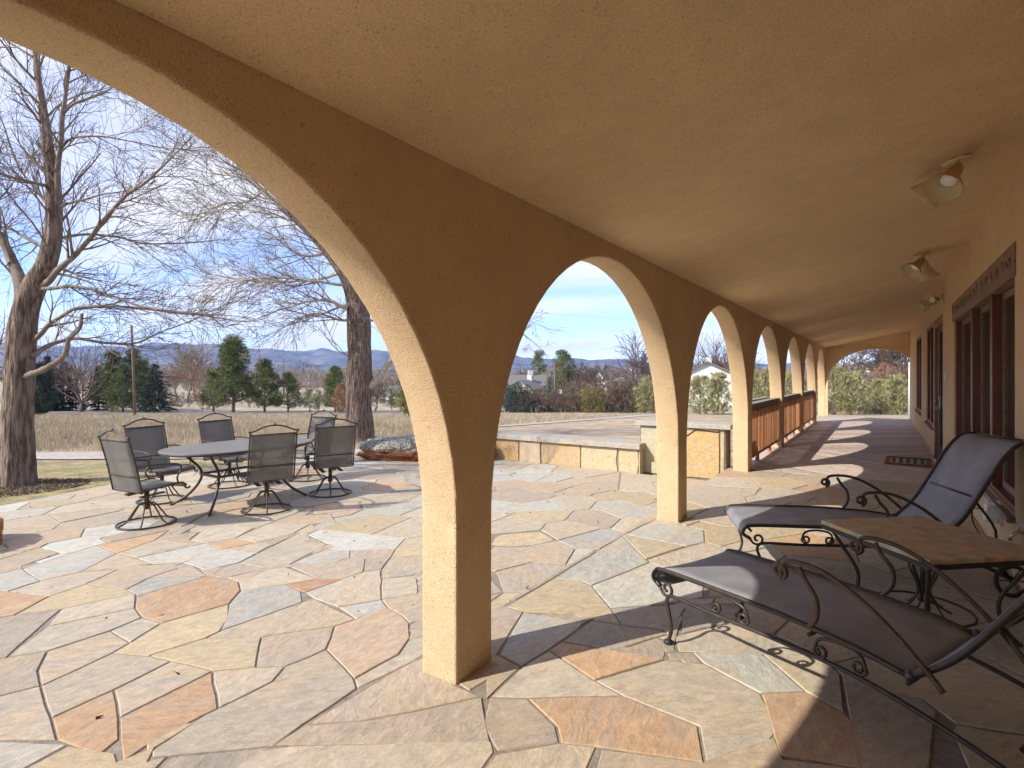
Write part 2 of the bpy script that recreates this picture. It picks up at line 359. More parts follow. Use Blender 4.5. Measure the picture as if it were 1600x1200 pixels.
# ---------------------------------------------------------------- ground, drive, road, lake, mountains
def strip(name, rows, m, dz, sub=8):
    """a draped sheet: rows = pairs of (f,s) points left and right of the way"""
    mb = MB(); vs = []
    rr = []
    for (a, b), (c, d) in zip(rows, rows[1:]):
        for k in range(sub):
            t = k/sub; rr.append(((a[0]+(c[0]-a[0])*t, a[1]+(c[1]-a[1])*t), (b[0]+(d[0]-b[0])*t, b[1]+(d[1]-b[1])*t)))
    rr.append(rows[-1])
    n = 14
    for a, b in rr:
        for j in range(n+1):
            t = j/n; f = a[0]+(b[0]-a[0])*t; s_ = a[1]+(b[1]-a[1])*t
            if 0 < j < n: pass
            else:
                q = noise.noise(Vector((f*.7, s_*.7, 3)))*.22; f += q
            vs.append(ground(f, s_, dz))
    fs_ = [(i*(n+1)+j, i*(n+1)+j+1, (i+1)*(n+1)+j+1, (i+1)*(n+1)+j) for i in range(len(rr)-1) for j in range(n)]
    mb.add(vs, fs_, True); o = mb.build(name, m); tag(o, kind='structure'); return o
fl = [-6000, -800, -120, -30, -8, 0, 4, 8, 9, 10, 11, 12, 14, 17, 20, 24, 30, 36, 44, 52, 60, 75, 95, 120, 150, 200, 300, 450, 600, 1000, 1800, 3000, 4500, 6500]
sl = [-9000, -3000, -800, -200, -60, -25, -10, 0, 10, 25, 60, 200, 800, 3000, 9000]
g = MB(); g.add([fs(f, s_, zg(f)) for f in fl for s_ in sl], [(i*len(sl)+j, i*len(sl)+j+1, (i+1)*len(sl)+j+1, (i+1)*len(sl)+j) for i in range(len(fl)-1) for j in range(len(sl)-1)], True)
tag(g.build('ground', M['field']), kind='structure')
strip('lawn', [((-14, -40), (11.0, -40)), ((-14, -20), (11.1, -20)), ((-14, -12), (11.3, -12)), ((-14, -4), (11.4, -4)), ((-14, 3), (11.0, 3))], M['lawn'], .012)
strip('path', [((11.3, -34), (12.5, -34)), ((11.4, -20), (12.7, -20)), ((11.5, -12), (12.9, -12)), ((11.7, -5), (13.6, -5)), ((12.0, 0), (15.5, 0))], M['pathm'], .024)
strip('driveway', [((12.2, -3.0), (20.0, -2.0)), ((12.6, 0), (25.5, -.8)), ((13.5, 6), (36, 5.5)), ((15, 12), (47, 12.3)), ((17, 20), (57, 23)), ((18, 30), (61, 34)), ((19, 60), (63, 60))], M['gravel'], .036)
strip('driveway_edge', [((25.5, -1.0), (26.9, -1.2)), ((36, 5.3), (37.8, 5.0)), ((47, 12.2), (49.6, 12.0)), ((57, 23), (60, 23)), ((61, 34), (64.6, 34)), ((63, 60), (67, 60))], M['pathm'], .052)
strip('road', [((60.5, -140), (67, -140)), ((59.5, -60), (66, -60)), ((56.5, -40), (63, -40)), ((55.5, -24), (62, -24)), ((58, -12), (64, -12)), ((66, 0), (71, 0))], M['asphalt'], .03)
lk = MB(); lk.add([ground(330, s_, .8) for s_ in (-175, -98)]+[ground(455, s_, 2.0) for s_ in (-105, -245)], [(0, 1, 2, 3)])
lk.add([ground(300, s_, .8) for s_ in (-232, -190)]+[ground(400, s_, 2.0) for s_ in (-245, -310)], [(0, 1, 2, 3)])
tag(lk.build('lake', M['water']), kind='structure')
PK = [(-700, 545), (-200, 540), (0, 540), (60, 541), (130, 546), (200, 543), (270, 540), (310, 542), (350, 543), (387, 545), (440, 548), (452, 550), (472, 552), (487, 551), (505, 547), (520, 548), (545, 550), (585, 548), (640, 552), (700, 556), (790, 559), (840, 562), (860, 565), (880, 563), (930, 564), (985, 566), (1030, 569), (1100, 570), (1200, 572), (1500, 571), (2300, 572)]
def peak(px):
    for (a, ya), (b, yb) in zip(PK, PK[1:]):
        if a <= px <= b: return ya+(yb-ya)*(px-a)/(b-a)
    return 572
def ridge(name, f0, f1, f2, top, rough, m):
    px = list(range(-700, 2301, 5)); rows = [0, .12, .25, .38, .5, .62, .72, .82, .9, .96, 1.0]
    mb = MB(); vs = []
    for t in rows:
        for x in px:
            f = f0+(f1-f0)*t; s_ = (x-800)/860*f; base = zg(f)-4
            h = top(x)-3; zt = 1.5+(586-h)/860*f1
            n = noise.fractal(Vector((x*.018, t*3.2, f0*.01)), .9, 2.1, 6)
            prof = t**1.25
            z = base+(zt-base)*prof*(1+rough*n*(1-.75*t))+ (noise.noise(Vector((x*.09, t*9, 2)))*6*t*rough)
            vs.append(fs(f, s_, z))
    for x in px: vs.append(fs(f2, (x-800)/860*f2, zg(f2)-30))
    k = len(px)
    mb.add(vs, [(i*k+j, i*k+j+1, (i+1)*k+j+1, (i+1)*k+j) for i in range(len(rows)) for j in range(k-1)], True)
    tag(mb.build(name, m), kind='structure')
ridge('mountains', 2500, 3700, 4100, peak, .55, M['mountain'])
ridge('foothills', 1500, 2100, 2450, lambda x: 573+3*noise.noise(Vector((x*.012, 5, 1)))+(0 if x < 700 else 5), .5, M['mountain'])
sn = MB()
for x0, x1, y, f in ((470, 500, 545.5, 4700), (395, 432, 543, 4700), (120, 185, 540, 4700)):
    pts = [(x0, 556), (x0+6, y+4), ((x0+x1)/2-4, y), ((x0+x1)/2+5, y+1.5), (x1-5, y+4), (x1, 556)]
    vs = [at(px, py, f) for px, py in pts]+[at(px, 560, f+500) for px, py in pts]
    sn.add(vs, [(i, i+1, i+7, i+6) for i in range(5)]+[(0, 1, 2, 3, 4, 5)])
tag(sn.build('snowy_peaks', M['snow']), kind='structure')
# thin air: one closed box of even haze from just below the lowest ground to above the ridges
hz = MB(); hz.box((-5200, -60, -42), (5200, 5300, 262), Matrix.Rotation(TH, 4, 'Z'))
hm = bpy.data.materials.new('haze_air'); hm.use_nodes = True; hn = hm.node_tree; hn.nodes.remove(hn.nodes['Principled BSDF'])
pv = N(hn, 'ShaderNodeVolumePrincipled'); pv.inputs['Color'].default_value = (.30, .48, 1.0, 1); pv.inputs['Density'].default_value = .0001; pv.inputs['Anisotropy'].default_value = .1
hn.links.new(pv.outputs[0], hn.nodes['Material Output'].inputs['Volume'])
tag(hz.build('haze', hm), kind='stuff')

# ---------------------------------------------------------------- flagstones
SC = {'g': (.54, .53, .47), 'c': (.58, .50, .385), 't': (.46, .375, .29), 'p': (.55, .44, .32), 'o': (.58, .36, .20), 'O': (.56, .345, .20), 'r': (.50, .22, .09), 'b': (.45, .45, .42), 'B': (.61, .61, .56), 'v': (.49, .42, .33), 'y': (.56, .45, .28), 'P': (.55, .40, .28), 'd': (.40, .34, .28)}
TRACED = []
for line in """Qt -5.062,1.119 -4.354,0.986 -4.319,1.041 -4.895,1.48 -5.033,1.253 -5.069,1.19
Qv -4.216,1.208 -4.211,1.533 -4.251,1.738 -4.47,1.779 -4.618,1.319 -4.319,1.041
Qc -4.47,1.779 -4.753,1.901 -4.895,1.48 -4.618,1.319
Qy -4.895,1.48 -4.753,1.901 -4.914,1.89 -5.313,1.775 -5.255,1.518 -5.033,1.253
Qo -5.062,1.119 -5.069,1.19 -5.033,1.253 -5.255,1.518 -5.628,1.369 -5.797,1.281
Qv -5.255,1.518 -5.313,1.775 -5.488,2.069 -5.682,1.84 -5.696,1.588 -5.628,1.369
Qg -5.797,1.281 -5.628,1.369 -5.696,1.588 -6.194,1.596 -6.198,1.455 -6.23,1.377
Qt -4.914,1.89 -5.042,2.107 -5.096,2.457 -5.488,2.069 -5.313,1.775
Qt -4.687,2.412 -5.096,2.457 -5.042,2.107
Qb -4.753,1.901 -4.69,1.881 -4.687,2.412 -5.042,2.107 -4.914,1.89
QO -4.47,1.779 -4.251,1.738 -4.043,1.773 -3.973,2.203 -4.149,2.387 -4.346,2.476 -4.687,2.412 -4.69,1.881
Qy -3.914,1.539 -3.855,1.411 -3.641,1.521 -3.589,1.827 -3.612,1.935 -3.754,2.072 -3.973,2.203 -4.043,1.773
Qc -3.914,1.539 -4.043,1.773 -4.251,1.738 -4.211,1.533
Qp -3.976,1.099 -3.772,1.051 -3.855,1.411 -3.914,1.539 -4.211,1.533 -4.216,1.208
Qv -3.532,1.009 -3.376,0.986 -3.397,1.252 -3.465,1.571 -3.641,1.521 -3.855,1.411 -3.772,1.051
Qt -3.851,0.851 -3.833,0.9 -3.772,1.051 -3.976,1.099 -4.216,1.208 -4.319,1.041 -4.354,0.986
Qv -3.412,0.754 -3.147,0.936 -3.376,0.986 -3.532,1.009 -3.772,1.051 -3.833,0.9 -3.851,0.851
Qo -3.147,0.936 -2.738,1.035 -3.105,1.165 -3.397,1.252 -3.376,0.986
Qp -3.105,1.165 -3.15,1.65 -3.465,1.571 -3.397,1.252
QO -2.738,1.035 -2.769,1.163 -2.777,1.414 -2.771,1.481 -3.15,1.65 -3.105,1.165
Qy -3.465,1.571 -3.15,1.65 -2.986,1.807 -3.303,2.04 -3.589,1.827 -3.641,1.521
Qp -3.589,1.827 -3.303,2.04 -3.033,2.394 -3.006,2.548 -3.539,2.607 -3.557,2.521 -3.612,1.935
Qb -3.612,1.935 -3.557,2.521 -3.749,2.639 -3.966,2.661 -4.149,2.387 -3.973,2.203
Qb -3.557,2.521 -3.539,2.607 -3.7,2.64 -3.749,2.639
Qc -4.346,2.476 -4.149,2.387 -3.966,2.661 -3.866,2.881 -4.342,2.899 -4.521,2.467
Qr -3.749,2.639 -3.7,2.64 -3.681,2.994 -3.866,2.881 -3.966,2.661
Qc -3.539,2.607 -3.271,2.612 -3.104,2.875 -3.588,3.324 -3.676,3.198 -3.7,2.64
Qg -3.006,2.548 -2.959,2.807 -3.104,2.875 -3.271,2.612
QP -2.819,2.169 -2.417,2.044 -2.407,2.382 -2.496,2.56 -2.654,2.709 -2.775,2.76 -2.959,2.807 -2.999,2.752 -3.006,2.548 -3.033,2.394
Qt -2.986,1.807 -2.853,1.905 -2.819,2.169 -3.033,2.394 -3.303,2.04
Qv -2.771,1.481 -2.77,1.775 -2.853,1.905 -2.986,1.807 -3.15,1.65
Qc -3.104,2.875 -2.952,3.109 -3.237,3.385 -3.427,3.175
Qp -2.959,2.807 -2.775,2.76 -2.654,2.709 -2.522,2.899 -2.832,3.254 -2.952,3.109 -3.104,2.875
Qv -2.715,1.143 -2.667,1.123 -2.285,1.464 -2.306,1.634 -2.328,1.992 -2.417,2.044 -2.819,2.169 -2.853,1.905 -2.77,1.775 -2.771,1.481 -2.777,1.414
Qv -2.328,1.992 -2.27,2.426 -2.223,2.555 -2.363,2.716 -2.496,2.56 -2.407,2.382 -2.417,2.044
Pg -1.816,3.625 -1.717,3.581 -1.54,4.262 -2.011,4.848 -2.009,3.557
Pg -1.419,4.865 -1.31,5.069 -1.425,5.462 -1.696,5.557 -1.952,5.58 -2.006,4.909
Py -2.011,4.848 -1.54,4.262 -1.59,4.349 -1.419,4.865 -2.006,4.909
Pg -1.449,3.297 -1.174,3.557 -0.993,3.804 -1.073,4.124 -1.54,4.262 -1.717,3.581
Py -1.89,2.934 -1.631,3.068 -1.474,3.064 -1.381,3.21 -1.449,3.297 -1.717,3.581 -1.816,3.625 -2.009,3.557 -2.017,2.943
Pt -2.059,1.459 -1.863,1.636 -1.71,1.827 -1.546,2.055 -1.708,2.062 -1.92,2.122 -2.027,2.166 -2.079,1.779
Pt -2.04,1.307 -1.319,1.818 -1.546,2.055 -1.71,1.827 -1.863,1.636 -2.059,1.459
Pg -1.534,2.386 -1.503,2.613 -1.474,3.064 -1.505,2.999 -1.89,2.934 -1.708,2.419
Pv -1.29,3.111 -1.449,3.297 -1.474,3.064
Pt -1.29,3.111 -1.017,3.209 -1.053,3.636 -1.449,3.297
Pd -1.224,2.782 -1.017,3.158 -1.093,3.169 -1.29,3.111 -1.474,3.064 -1.488,2.728
Po -1.17,2.471 -0.944,2.864 -1.224,2.782 -1.488,2.728 -1.503,2.613
Pc -1.366,2.163 -1.004,2.43 -1.17,2.471 -1.503,2.613 -1.534,2.386 -1.516,2.069
Pt -1.417,1.884 -1.271,1.789 -1.088,1.972 -1.151,2.063 -1.366,2.163 -1.516,2.069
PO -1.151,2.063 -1.088,1.972 -0.571,2.188 -0.649,2.4 -1.004,2.43 -1.366,2.163
Pc -1.004,2.43 -0.649,2.4 -0.571,2.188 -0.372,2.465 -0.359,2.589 -0.47,2.811 -0.766,2.936 -0.944,2.864 -1.17,2.471
Pg -0.47,2.811 -0.304,2.944 -0.53,3.211 -0.852,3.02 -0.766,2.936
PO -0.334,2.385 -0.048,2.477 -0.078,2.773 -0.131,2.851 -0.304,2.944 -0.47,2.811
Pc -0.852,3.02 -0.53,3.211 -0.296,3.368 -0.517,3.485 -0.767,3.496 -0.957,3.2 -0.988,3.149 -0.914,2.983
Pc -0.304,2.944 -0.131,2.851 -0.171,3.212 -0.296,3.368 -0.53,3.211
Pd -0.957,3.2 -0.767,3.496 -0.691,3.626 -0.774,3.8 -1.053,3.636 -1.02,3.382
QB -4.577,3.534 -4.471,3.42 -4.229,3.521 -3.902,3.802 -4.064,4.091 -4.467,3.993 -5.083,3.799 -5.017,3.612
Qy -4.467,3.993 -4.617,4.769 -5.03,4.649 -5.191,4.123 -5.083,3.799
Qc -4.064,4.091 -3.926,4.344 -4.47,4.946 -4.617,4.769 -4.467,3.993
Qg -4.078,3.209 -4.059,3.379 -4.229,3.521 -4.471,3.42 -4.345,2.93
Qt -4.059,3.379 -3.927,3.445 -3.766,3.599 -3.902,3.802 -4.229,3.521
Qt -3.866,2.881 -3.681,2.994 -3.676,3.198 -3.927,3.445 -4.059,3.379 -4.078,3.209 -4.345,2.93
Qv -3.676,3.198 -3.588,3.324 -3.766,3.599 -3.927,3.445
Qv -3.427,3.175 -3.169,3.506 -3.486,3.858 -3.766,3.599 -3.588,3.324
Qy -3.486,3.858 -3.926,4.344 -4.064,4.091 -3.902,3.802 -3.766,3.599
Qc -4.456,2.776 -4.345,2.93 -4.577,3.534 -4.801,3.522 -5.017,3.612 -5.146,3.586 -4.773,2.733
Qt -4.521,2.467 -4.456,2.776 -4.773,2.733 -4.814,2.462
QB -5.199,2.456 -4.814,2.462 -4.773,2.733 -4.884,2.959 -5.274,2.841 -5.273,2.683
Qp -5.274,2.841 -4.884,2.959 -5.023,3.218 -5.208,3.155 -5.274,2.841
Qc -5.208,3.155 -5.183,3.561 -5.353,3.908 -5.743,3.611 -5.535,3.133
Qo -5.274,2.841 -5.208,3.155 -5.535,3.133 -5.598,2.876
Qc -5.598,2.876 -5.535,3.133 -5.713,3.429 -6,3.404 -6.108,3.098 -5.841,2.825
Qy -5.146,3.586 -5.017,3.612 -5.083,3.799 -5.353,3.908 -5.183,3.561
Qp -5.353,3.908 -5.191,4.123 -5.532,4.312 -5.862,3.972 -5.743,3.611
Qg -5.696,1.588 -5.682,1.84 -5.987,2.243 -6.436,2.233 -6.194,1.596
Qp -5.682,1.84 -5.488,2.069 -5.393,2.283 -5.987,2.243
Qc -5.681,2.277 -5.686,2.763 -6.133,2.628 -5.987,2.243
Qo -5.987,2.243 -6.133,2.628 -6.404,2.868 -6.436,2.233
Qg -5.393,2.283 -5.199,2.456 -5.274,2.841 -5.598,2.876 -5.681,2.277
Qp -6.23,1.377 -6.198,1.455 -6.194,1.596 -6.277,1.625 -6.429,1.932 -6.82,1.896 -6.618,1.461""".strip().splitlines():
    t = line.split(); TRACED.append((t[0][0], t[0][1], [tuple(map(float, q.split(','))) for q in t[1:]]))
def seg_wobble(poly):
    out = []; n = len(poly)
    for i in range(n):
        a = poly[i]; b = poly[(i+1) % n]; l = math.dist(a, b); k = max(1, int(l/.13))
        for j in range(k):
            t = j/k; x = a[0]+(b[0]-a[0])*t; y = a[1]+(b[1]-a[1])*t
            d = noise.noise_vector(Vector((x*5, y*5, 0)))*.011
            out.append((x+d.x, y+d.y))
    return out
def lay(poly, name, col, z1, parent, joint, keep=None):
    p = seg_wobble(poly)
    if keep:
        for k in keep: p = clip(p, *k)
        if len(p) < 3: return None
    for it in range(12):                      # shrink by the joint, dropping corners that would fold over
        q = inset(p, joint+.004); n = len(p); bad = [i for i in range(n) if (p[(i+1) % n][0]-p[i][0])*(q[(i+1) % n][0]-q[i][0])+(p[(i+1) % n][1]-p[i][1])*(q[(i+1) % n][1]-q[i][1]) <= 0 or math.dist(q[i], p[i]) > .035]
        if not bad: break
        bs = set(bad[::2]) if len(bad) > 1 else set(bad); p = [v for i, v in enumerate(p) if i not in bs]
        if len(p) < 3: return None
    p = inset(p, joint)
    if area(p) < .006: return None
    q = [p[0]]
    for v in p[1:]:
        if math.dist(v, q[-1]) > .012: q.append(v)
    cx = sum(v[0] for v in q)/len(q); cy = sum(v[1] for v in q)/len(q)
    for it in range(30):                      # no spikes and no crossing sides
        n = len(q); worst = None
        for i in range(n):
            a, b, c = Vector(q[i-1]), Vector(q[i]), Vector(q[(i+1) % n])
            if (b-a).length < 1e-6 or (c-b).length < 1e-6 or (b-a).normalized().dot((c-b).normalized()) < -.86: worst = i; break
        if worst is None:
            for i in range(n):
                for j in range(i+2, n):
                    if (j+1) % n == i: continue
                    a, b, c, d = q[i], q[i+1], q[j], q[(j+1) % n]
                    o1 = (b[0]-a[0])*(c[1]-a[1])-(b[1]-a[1])*(c[0]-a[0]); o2 = (b[0]-a[0])*(d[1]-a[1])-(b[1]-a[1])*(d[0]-a[0])
                    o3 = (d[0]-c[0])*(a[1]-c[1])-(d[1]-c[1])*(a[0]-c[0]); o4 = (d[0]-c[0])*(b[1]-c[1])-(d[1]-c[1])*(b[0]-c[0])
                    if o1*o2 < 0 and o3*o4 < 0:
                        p1 = q[i+1:j+1]; p2 = q[:i+1]+q[j+1:]
                        q = p1 if abs(area(p1)) > abs(area(p2)) else p2; worst = -1; break
                if worst == -1: break
            if worst is None: break
        else: q = q[:worst]+q[worst+1:]
        if len(q) < 3: return None
    if area(q) < .004: return None
    mb = MB(); mb.prism([(x-cx, y-cy) for x, y in q], -.03, 0, .004)
    c = Vector(col).lerp(Vector((.58, .49, .36)), .12)*random.uniform(.82, 1.0)
    o = mb.build(name, M['stone'], parent, color=tuple(c)); o.location = (cx, cy, z1+random.uniform(-.0015, .0025)); return o
def cells(pts, owner, bound, ys):
    """merged Voronoi cells: owner id -> outline"""
    P = np.array([(x, y*ys) for x, y in pts]); B = [(x, y*ys) for x, y in bound]; edges = {}
    for i in range(len(P)):
        if owner[i] < 0: continue
        d = ((P-P[i])**2).sum(1); order = np.argsort(d)[1:60]
        poly = [(x, y, -1) for x, y in B]      # vertex + owner beyond the edge that starts there
        for j in order:
            if d[j] > 9: break
            mx_, my_ = (P[i]+P[j])/2; nx, ny = P[j]-P[i]
            if nx == 0 and ny == 0: continue
            out = []; n = len(poly); cut = False
            for k in range(n):
                a = poly[k]; b = poly[(k+1) % n]
                da = (a[0]-mx_)*nx+(a[1]-my_)*ny; db = (b[0]-mx_)*nx+(b[1]-my_)*ny
                if da <= 0: out.append(a)
                if da <= 0 < db:
                    t = da/(da-db); out.append((a[0]+(b[0]-a[0])*t, a[1]+(b[1]-a[1])*t, int(j)))
                elif db <= 0 < da:
                    t = da/(da-db); out.append((a[0]+(b[0]-a[0])*t, a[1]+(b[1]-a[1])*t, a[2]))
            poly = out
            if len(poly) < 3: break
        for k in range(len(poly)):
            a = poly[k]; b = poly[(k+1) % len(poly)]
            if a[2] >= 0 and owner[a[2]] == owner[i]: continue
            if math.dist(a[:2], b[:2]) < 1e-6: continue
            edges.setdefault(owner[i], []).append((a[:2], b[:2]))
    res = {}
    for o, es in edges.items():
        best = []; es = es[:]
        while es:
            e = es.pop(); loop = [e[0], e[1]]
            while True:
                if math.dist(loop[-1], loop[0]) < 2e-3 and len(loop) > 3: break
                c = min(range(len(es)), key=lambda k: math.dist(es[k][0], loop[-1]), default=None)
                if c is None or math.dist(es[c][0], loop[-1]) > 3e-3: break
                loop.append(es.pop(c)[1])
            lp = [(x, y/ys) for x, y in loop[:-1]]
            if len(lp) > 2 and area(lp) > .012: best.append(lp)
        res[o] = best
    return res
def simplify(p, tol):
    ch = True
    while ch and len(p) > 4:
        ch = False
        for i in range(len(p)):
            a = Vector(p[i-1]); b = Vector(p[i]); c = Vector(p[(i+1) % len(p)]); ac = c-a
            if (b-a).length < .025 or (ac.length > 0 and abs(ac.x*(b-a).y-ac.y*(b-a).x)/ac.length < tol):
                p = p[:i]+p[i+1:]; ch = True; break
    return p
def edge_dist(q, a, b):
    a, b, q = Vector(a), Vector(b), Vector(q); d = b-a; t = max(0, min(1, (q-a).dot(d)/max(1e-9, d.dot(d)))); return (a+d*t-q).length
def pave(bound, level, z1, parent, sx, sy, keep, joint, palette, hints=()):
    tr = [(c, clip(clip(p, *keep[0]), *keep[0])) for l, c, p in TRACED if l == level]
    tr = [(c, p) for c, p in tr if len(p) > 2]
    xs = [p[0] for p in bound]; ys_ = [p[1] for p in bound]
    pts = []; own = []; cols = {}
    y = min(ys_); row = 0
    while y < max(ys_):
        x = min(xs)+(row % 2)*sx*.5
        while x < max(xs):
            q = (x+random.uniform(-.33, .33)*sx, y+random.uniform(-.36, .36)*sy)
            if inside(q, bound) and not any(inside(q, p) or min(math.dist(q, v) for v in p) < .10 for c, p in tr):
                cols[len(pts)] = random.choice(palette); own.append(len(pts)); pts.append(q)
            x += sx
        y += sy; row += 1
    nf = len(pts)
    for i in range(nf):                       # merge some neighbours into larger stones
        if own[i] == i and random.random() < .30:
            js = sorted(range(nf), key=lambda j: math.dist(pts[i], pts[j]))[1:4]; j = random.choice(js)
            if own[j] == j and not any(own[k] == j and k != j for k in range(nf)): own[i] = own[j]
    F = np.array(pts[:nf])
    gx = min(xs)
    while gx < max(xs):                       # nothing of the filling grows into the traced stones
        gy = min(ys_)
        while gy < max(ys_):
            if any(inside((gx, gy), p) and min(edge_dist((gx, gy), p[i-1], p[i]) for i in range(len(p))) > .10 for c, p in tr): pts.append((gx, gy)); own.append(-1)
            gy += .13
        gx += .11
    for c, p in tr:
        for i in range(len(p)):
            a = Vector(p[i-1]); b = Vector(p[i]); l = (b-a).length
            if l < .02: continue
            nrm = Vector(((b-a).y, -(b-a).x))/l
            k = max(1, int(l/.08))
            for j in range(k):
                m_ = a+(b-a)*((j+.5)/k); o_ = m_+nrm*.045; i_ = m_-nrm*.045
                if any(inside(o_, q) for cc, q in tr) or not inside(o_, bound): continue
                if not any(inside(i_, q) for cc, q in tr): continue
                pts.append(tuple(i_)); own.append(-1)
                d = (F[:, 0]-o_.x)**2+((F[:, 1]-o_.y)*.8)**2
                pts.append(tuple(o_)); own.append(own[int(d.argmin())])
    cs = cells(pts, own, bound, .78)
    for c, p in tr: lay(p, 'flagstone', SC[c], z1, parent, joint)
    n = len(tr)
    done = [p for c, p in tr]
    for o, ps in sorted(cs.items()):
        for p in ps: lay(simplify(p, .02), 'flagstone', SC[cols[o]] if area(p) > .09 else SC['t'], z1, parent, joint); done.append(p); n += 1
    bb = [(min(v[0] for v in p)-.05, max(v[0] for v in p)+.05, min(v[1] for v in p)-.05, max(v[1] for v in p)+.05, p) for p in done]
    left = []; gx = min(xs)                   # close any gap that is still open with one more stone
    while gx < max(xs):
        gy = min(ys_)
        while gy < max(ys_):
            q = (gx, gy)
            nb = [p for a, b, c, d, p in bb if a < gx < b and c < gy < d]
            if inside(q, bound) and not any(inside(q, p) for p in nb) and all(edge_dist(q, p[i-1], p[i]) > .045 for p in nb for i in range(len(p))): left.append(q)
            gy += .05
        gx += .05
    while left:
        cl = [left.pop()]; k = 0
        while k < len(cl):
            near = [q for q in left if math.dist(q, cl[k]) < .08]; left = [q for q in left if q not in near]; cl += near; k += 1
        if len(cl) < 6: continue
        cl = sorted(cl); h = []
        for seq in (cl, cl[::-1]):
            s = []
            for q in seq:
                while len(s) > 1 and (s[-1][0]-s[-2][0])*(q[1]-s[-2][1])-(s[-1][1]-s[-2][1])*(q[0]-s[-2][0]) <= 0: s.pop()
                s.append(q)
            h += s[:-1]
        if area(h) > .015 and len(cl)*.0025/area(h) > .42: lay(inset(h, -.025), 'flagstone', SC[random.choice(palette)], z1-.004, parent, .002); n += 1
    return n
PZ = -.18
# patio outside the arcade, one low step below the porch
PB = [(-2.075, -5), (-2.075, 9.0), (-7.4, 9.0), (-8.6, 8.06), (-9.75, 6.6), (-9.95, 5.2), (-9.83, 3.56), (-9.4, 2.2), (-8.9, .6), (-8.0, -2.2), (-7, -5)]
patio = MB(); patio.prism(PB, -.32, PZ-.006); patio = tag(patio.build('patio', M['mortar']), kind='structure')
print('patio stones', pave(PB, 'Q', PZ, patio, .50, .64, [(-2.08, 0, 1, 0)], .006, 'gcttpovvybdpccgtBPc'))
# porch floor
FB = [(-2.06, -5), (.815, -5), (.815, 9.38), (-2.06, 9.38)]
pf = MB(); pf.box((-2.055, -8.2, -.3), (.815, 9.385, -.006)); porch = tag(pf.build('porch_floor', M['mortar']), kind='structure')
print('porch stones', pave(FB, 'P', 0, porch, .58, .70, [(-2.05, 0, -1, 0)], .0065, 'ccggtoytypcOtc'))
# timber deck in two fields of slanting boards
dk = MB(); dk.box((-2.02, 9.395, -.30), (.815, 23.1, -.05)); deck = tag(dk.build('deck', M['greywood']), kind='structure')
def boards(rect, ang, wd, gap):
    x0, y0, x1, y1 = rect; dx, dy = math.cos(ang), math.sin(ang); nx, ny = -dy, dx
    cs = [(x0, y0), (x1, y0), (x1, y1), (x0, y1)]; lo = min(a*nx+b*ny for a, b in cs); hi = max(a*nx+b*ny for a, b in cs)
    t = lo
    while t < hi:
        p = clip(clip(cs, nx*t, ny*t, -nx, -ny), nx*(t+wd), ny*(t+wd), nx, ny)
        if len(p) > 2 and area(p) > .004:
            mb = MB(); mb.prism(p, -.036, 0, .003); o = mb.build('deck_board', M['deck'], deck); o.location.z = random.uniform(-.002, .001)
        t += wd+gap
boards((-2.05, 9.41, .812, 12.55), R(-38), .132, .009)
boards((-2.05, 12.556, .812, 23.1), R(40), .132, .009)

# ---------------------------------------------------------------- the house: arcade, ceiling, wall, windows, door
house = empty('house', (0, 0, 0), label='tan stucco house wing with an arcaded porch of round arches and a sloping plastered ceiling', cat='house')
XI, XO = -1.709, -1.935; Y1 = 2.0626; SP = 3.517; PW = .296; RAD = (SP-PW)/2; APX = 2.388; SPR = APX-RAD
def ceil(x): return 2.505+.195*(x-XI)
bm = bmesh.new()
def q3(*ps):
    bm.faces.new([bm.verts.new(p) for p in ps])
NA = 32; TOP = 2.66
cols_ = []
for i in range(-3, 7):                       # outline along y: floor or arch height at each station
    y0 = Y1+SP*i
    cols_.append(('p', y0, y0+PW))
    if i < 6:
        c = y0+PW+RAD; cols_.append(('a', c))
for c in cols_:
    if c[0] == 'p':
        _, a, b = c
        for x, s in ((XI, 1), (XO, -1)):
            zz = [-.19, SPR, TOP]
            for z0, z1 in zip(zz, zz[1:]):
                q3(*([(x, a, z0), (x, b, z0), (x, b, z1), (x, a, z1)][::s]))
        q3((XO, a, -.19), (XI, a, -.19), (XI, a, SPR), (XO, a, SPR)); q3((XI, b, -.19), (XO, b, -.19), (XO, b, SPR), (XI, b, SPR))
        q3((XI, a, TOP), (XI, b, TOP), (XO, b, TOP), (XO, a, TOP)); q3((XI, a, -.19), (XO, a, -.19), (XO, b, -.19), (XI, b, -.19))
    else:
        cy = c[1]; pt = [(cy-RAD*math.cos(PI*k/NA), SPR+RAD*math.sin(PI*k/NA)) for k in range(NA+1)]
        for (a, za), (b, zb) in zip(pt, pt[1:]):
            q3((XI, a, za), (XI, b, zb), (XI, b, TOP), (XI, a, TOP)); q3((XO, a, TOP), (XO, b, TOP), (XO, b, zb), (XO, a, za))
            q3((XI, b, zb), (XI, a, za), (XO, a, za), (XO, b, zb)); q3((XI, a, TOP), (XI, b, TOP), (XO, b, TOP), (XO, a, TOP))
bmesh.ops.remove_doubles(bm, verts=bm.verts, dist=1e-4); bmesh.ops.recalc_face_normals(bm, faces=bm.faces)
me = bpy.data.meshes.new('arcade_wall'); bm.to_mesh(me); bm.free(); me.materials.append(M['stucco'])
for p in me.polygons: p.use_smooth = abs(p.normal.x) < .1 and p.normal.z < .95 and (abs(p.normal.z) > .02)
put('arcade_wall', me, house, bevel=.012)
YE = 23.16
mb = MB(); A, B = (XI+.002, ceil(XI)), (.82, ceil(.82))          # sloping ceiling slab
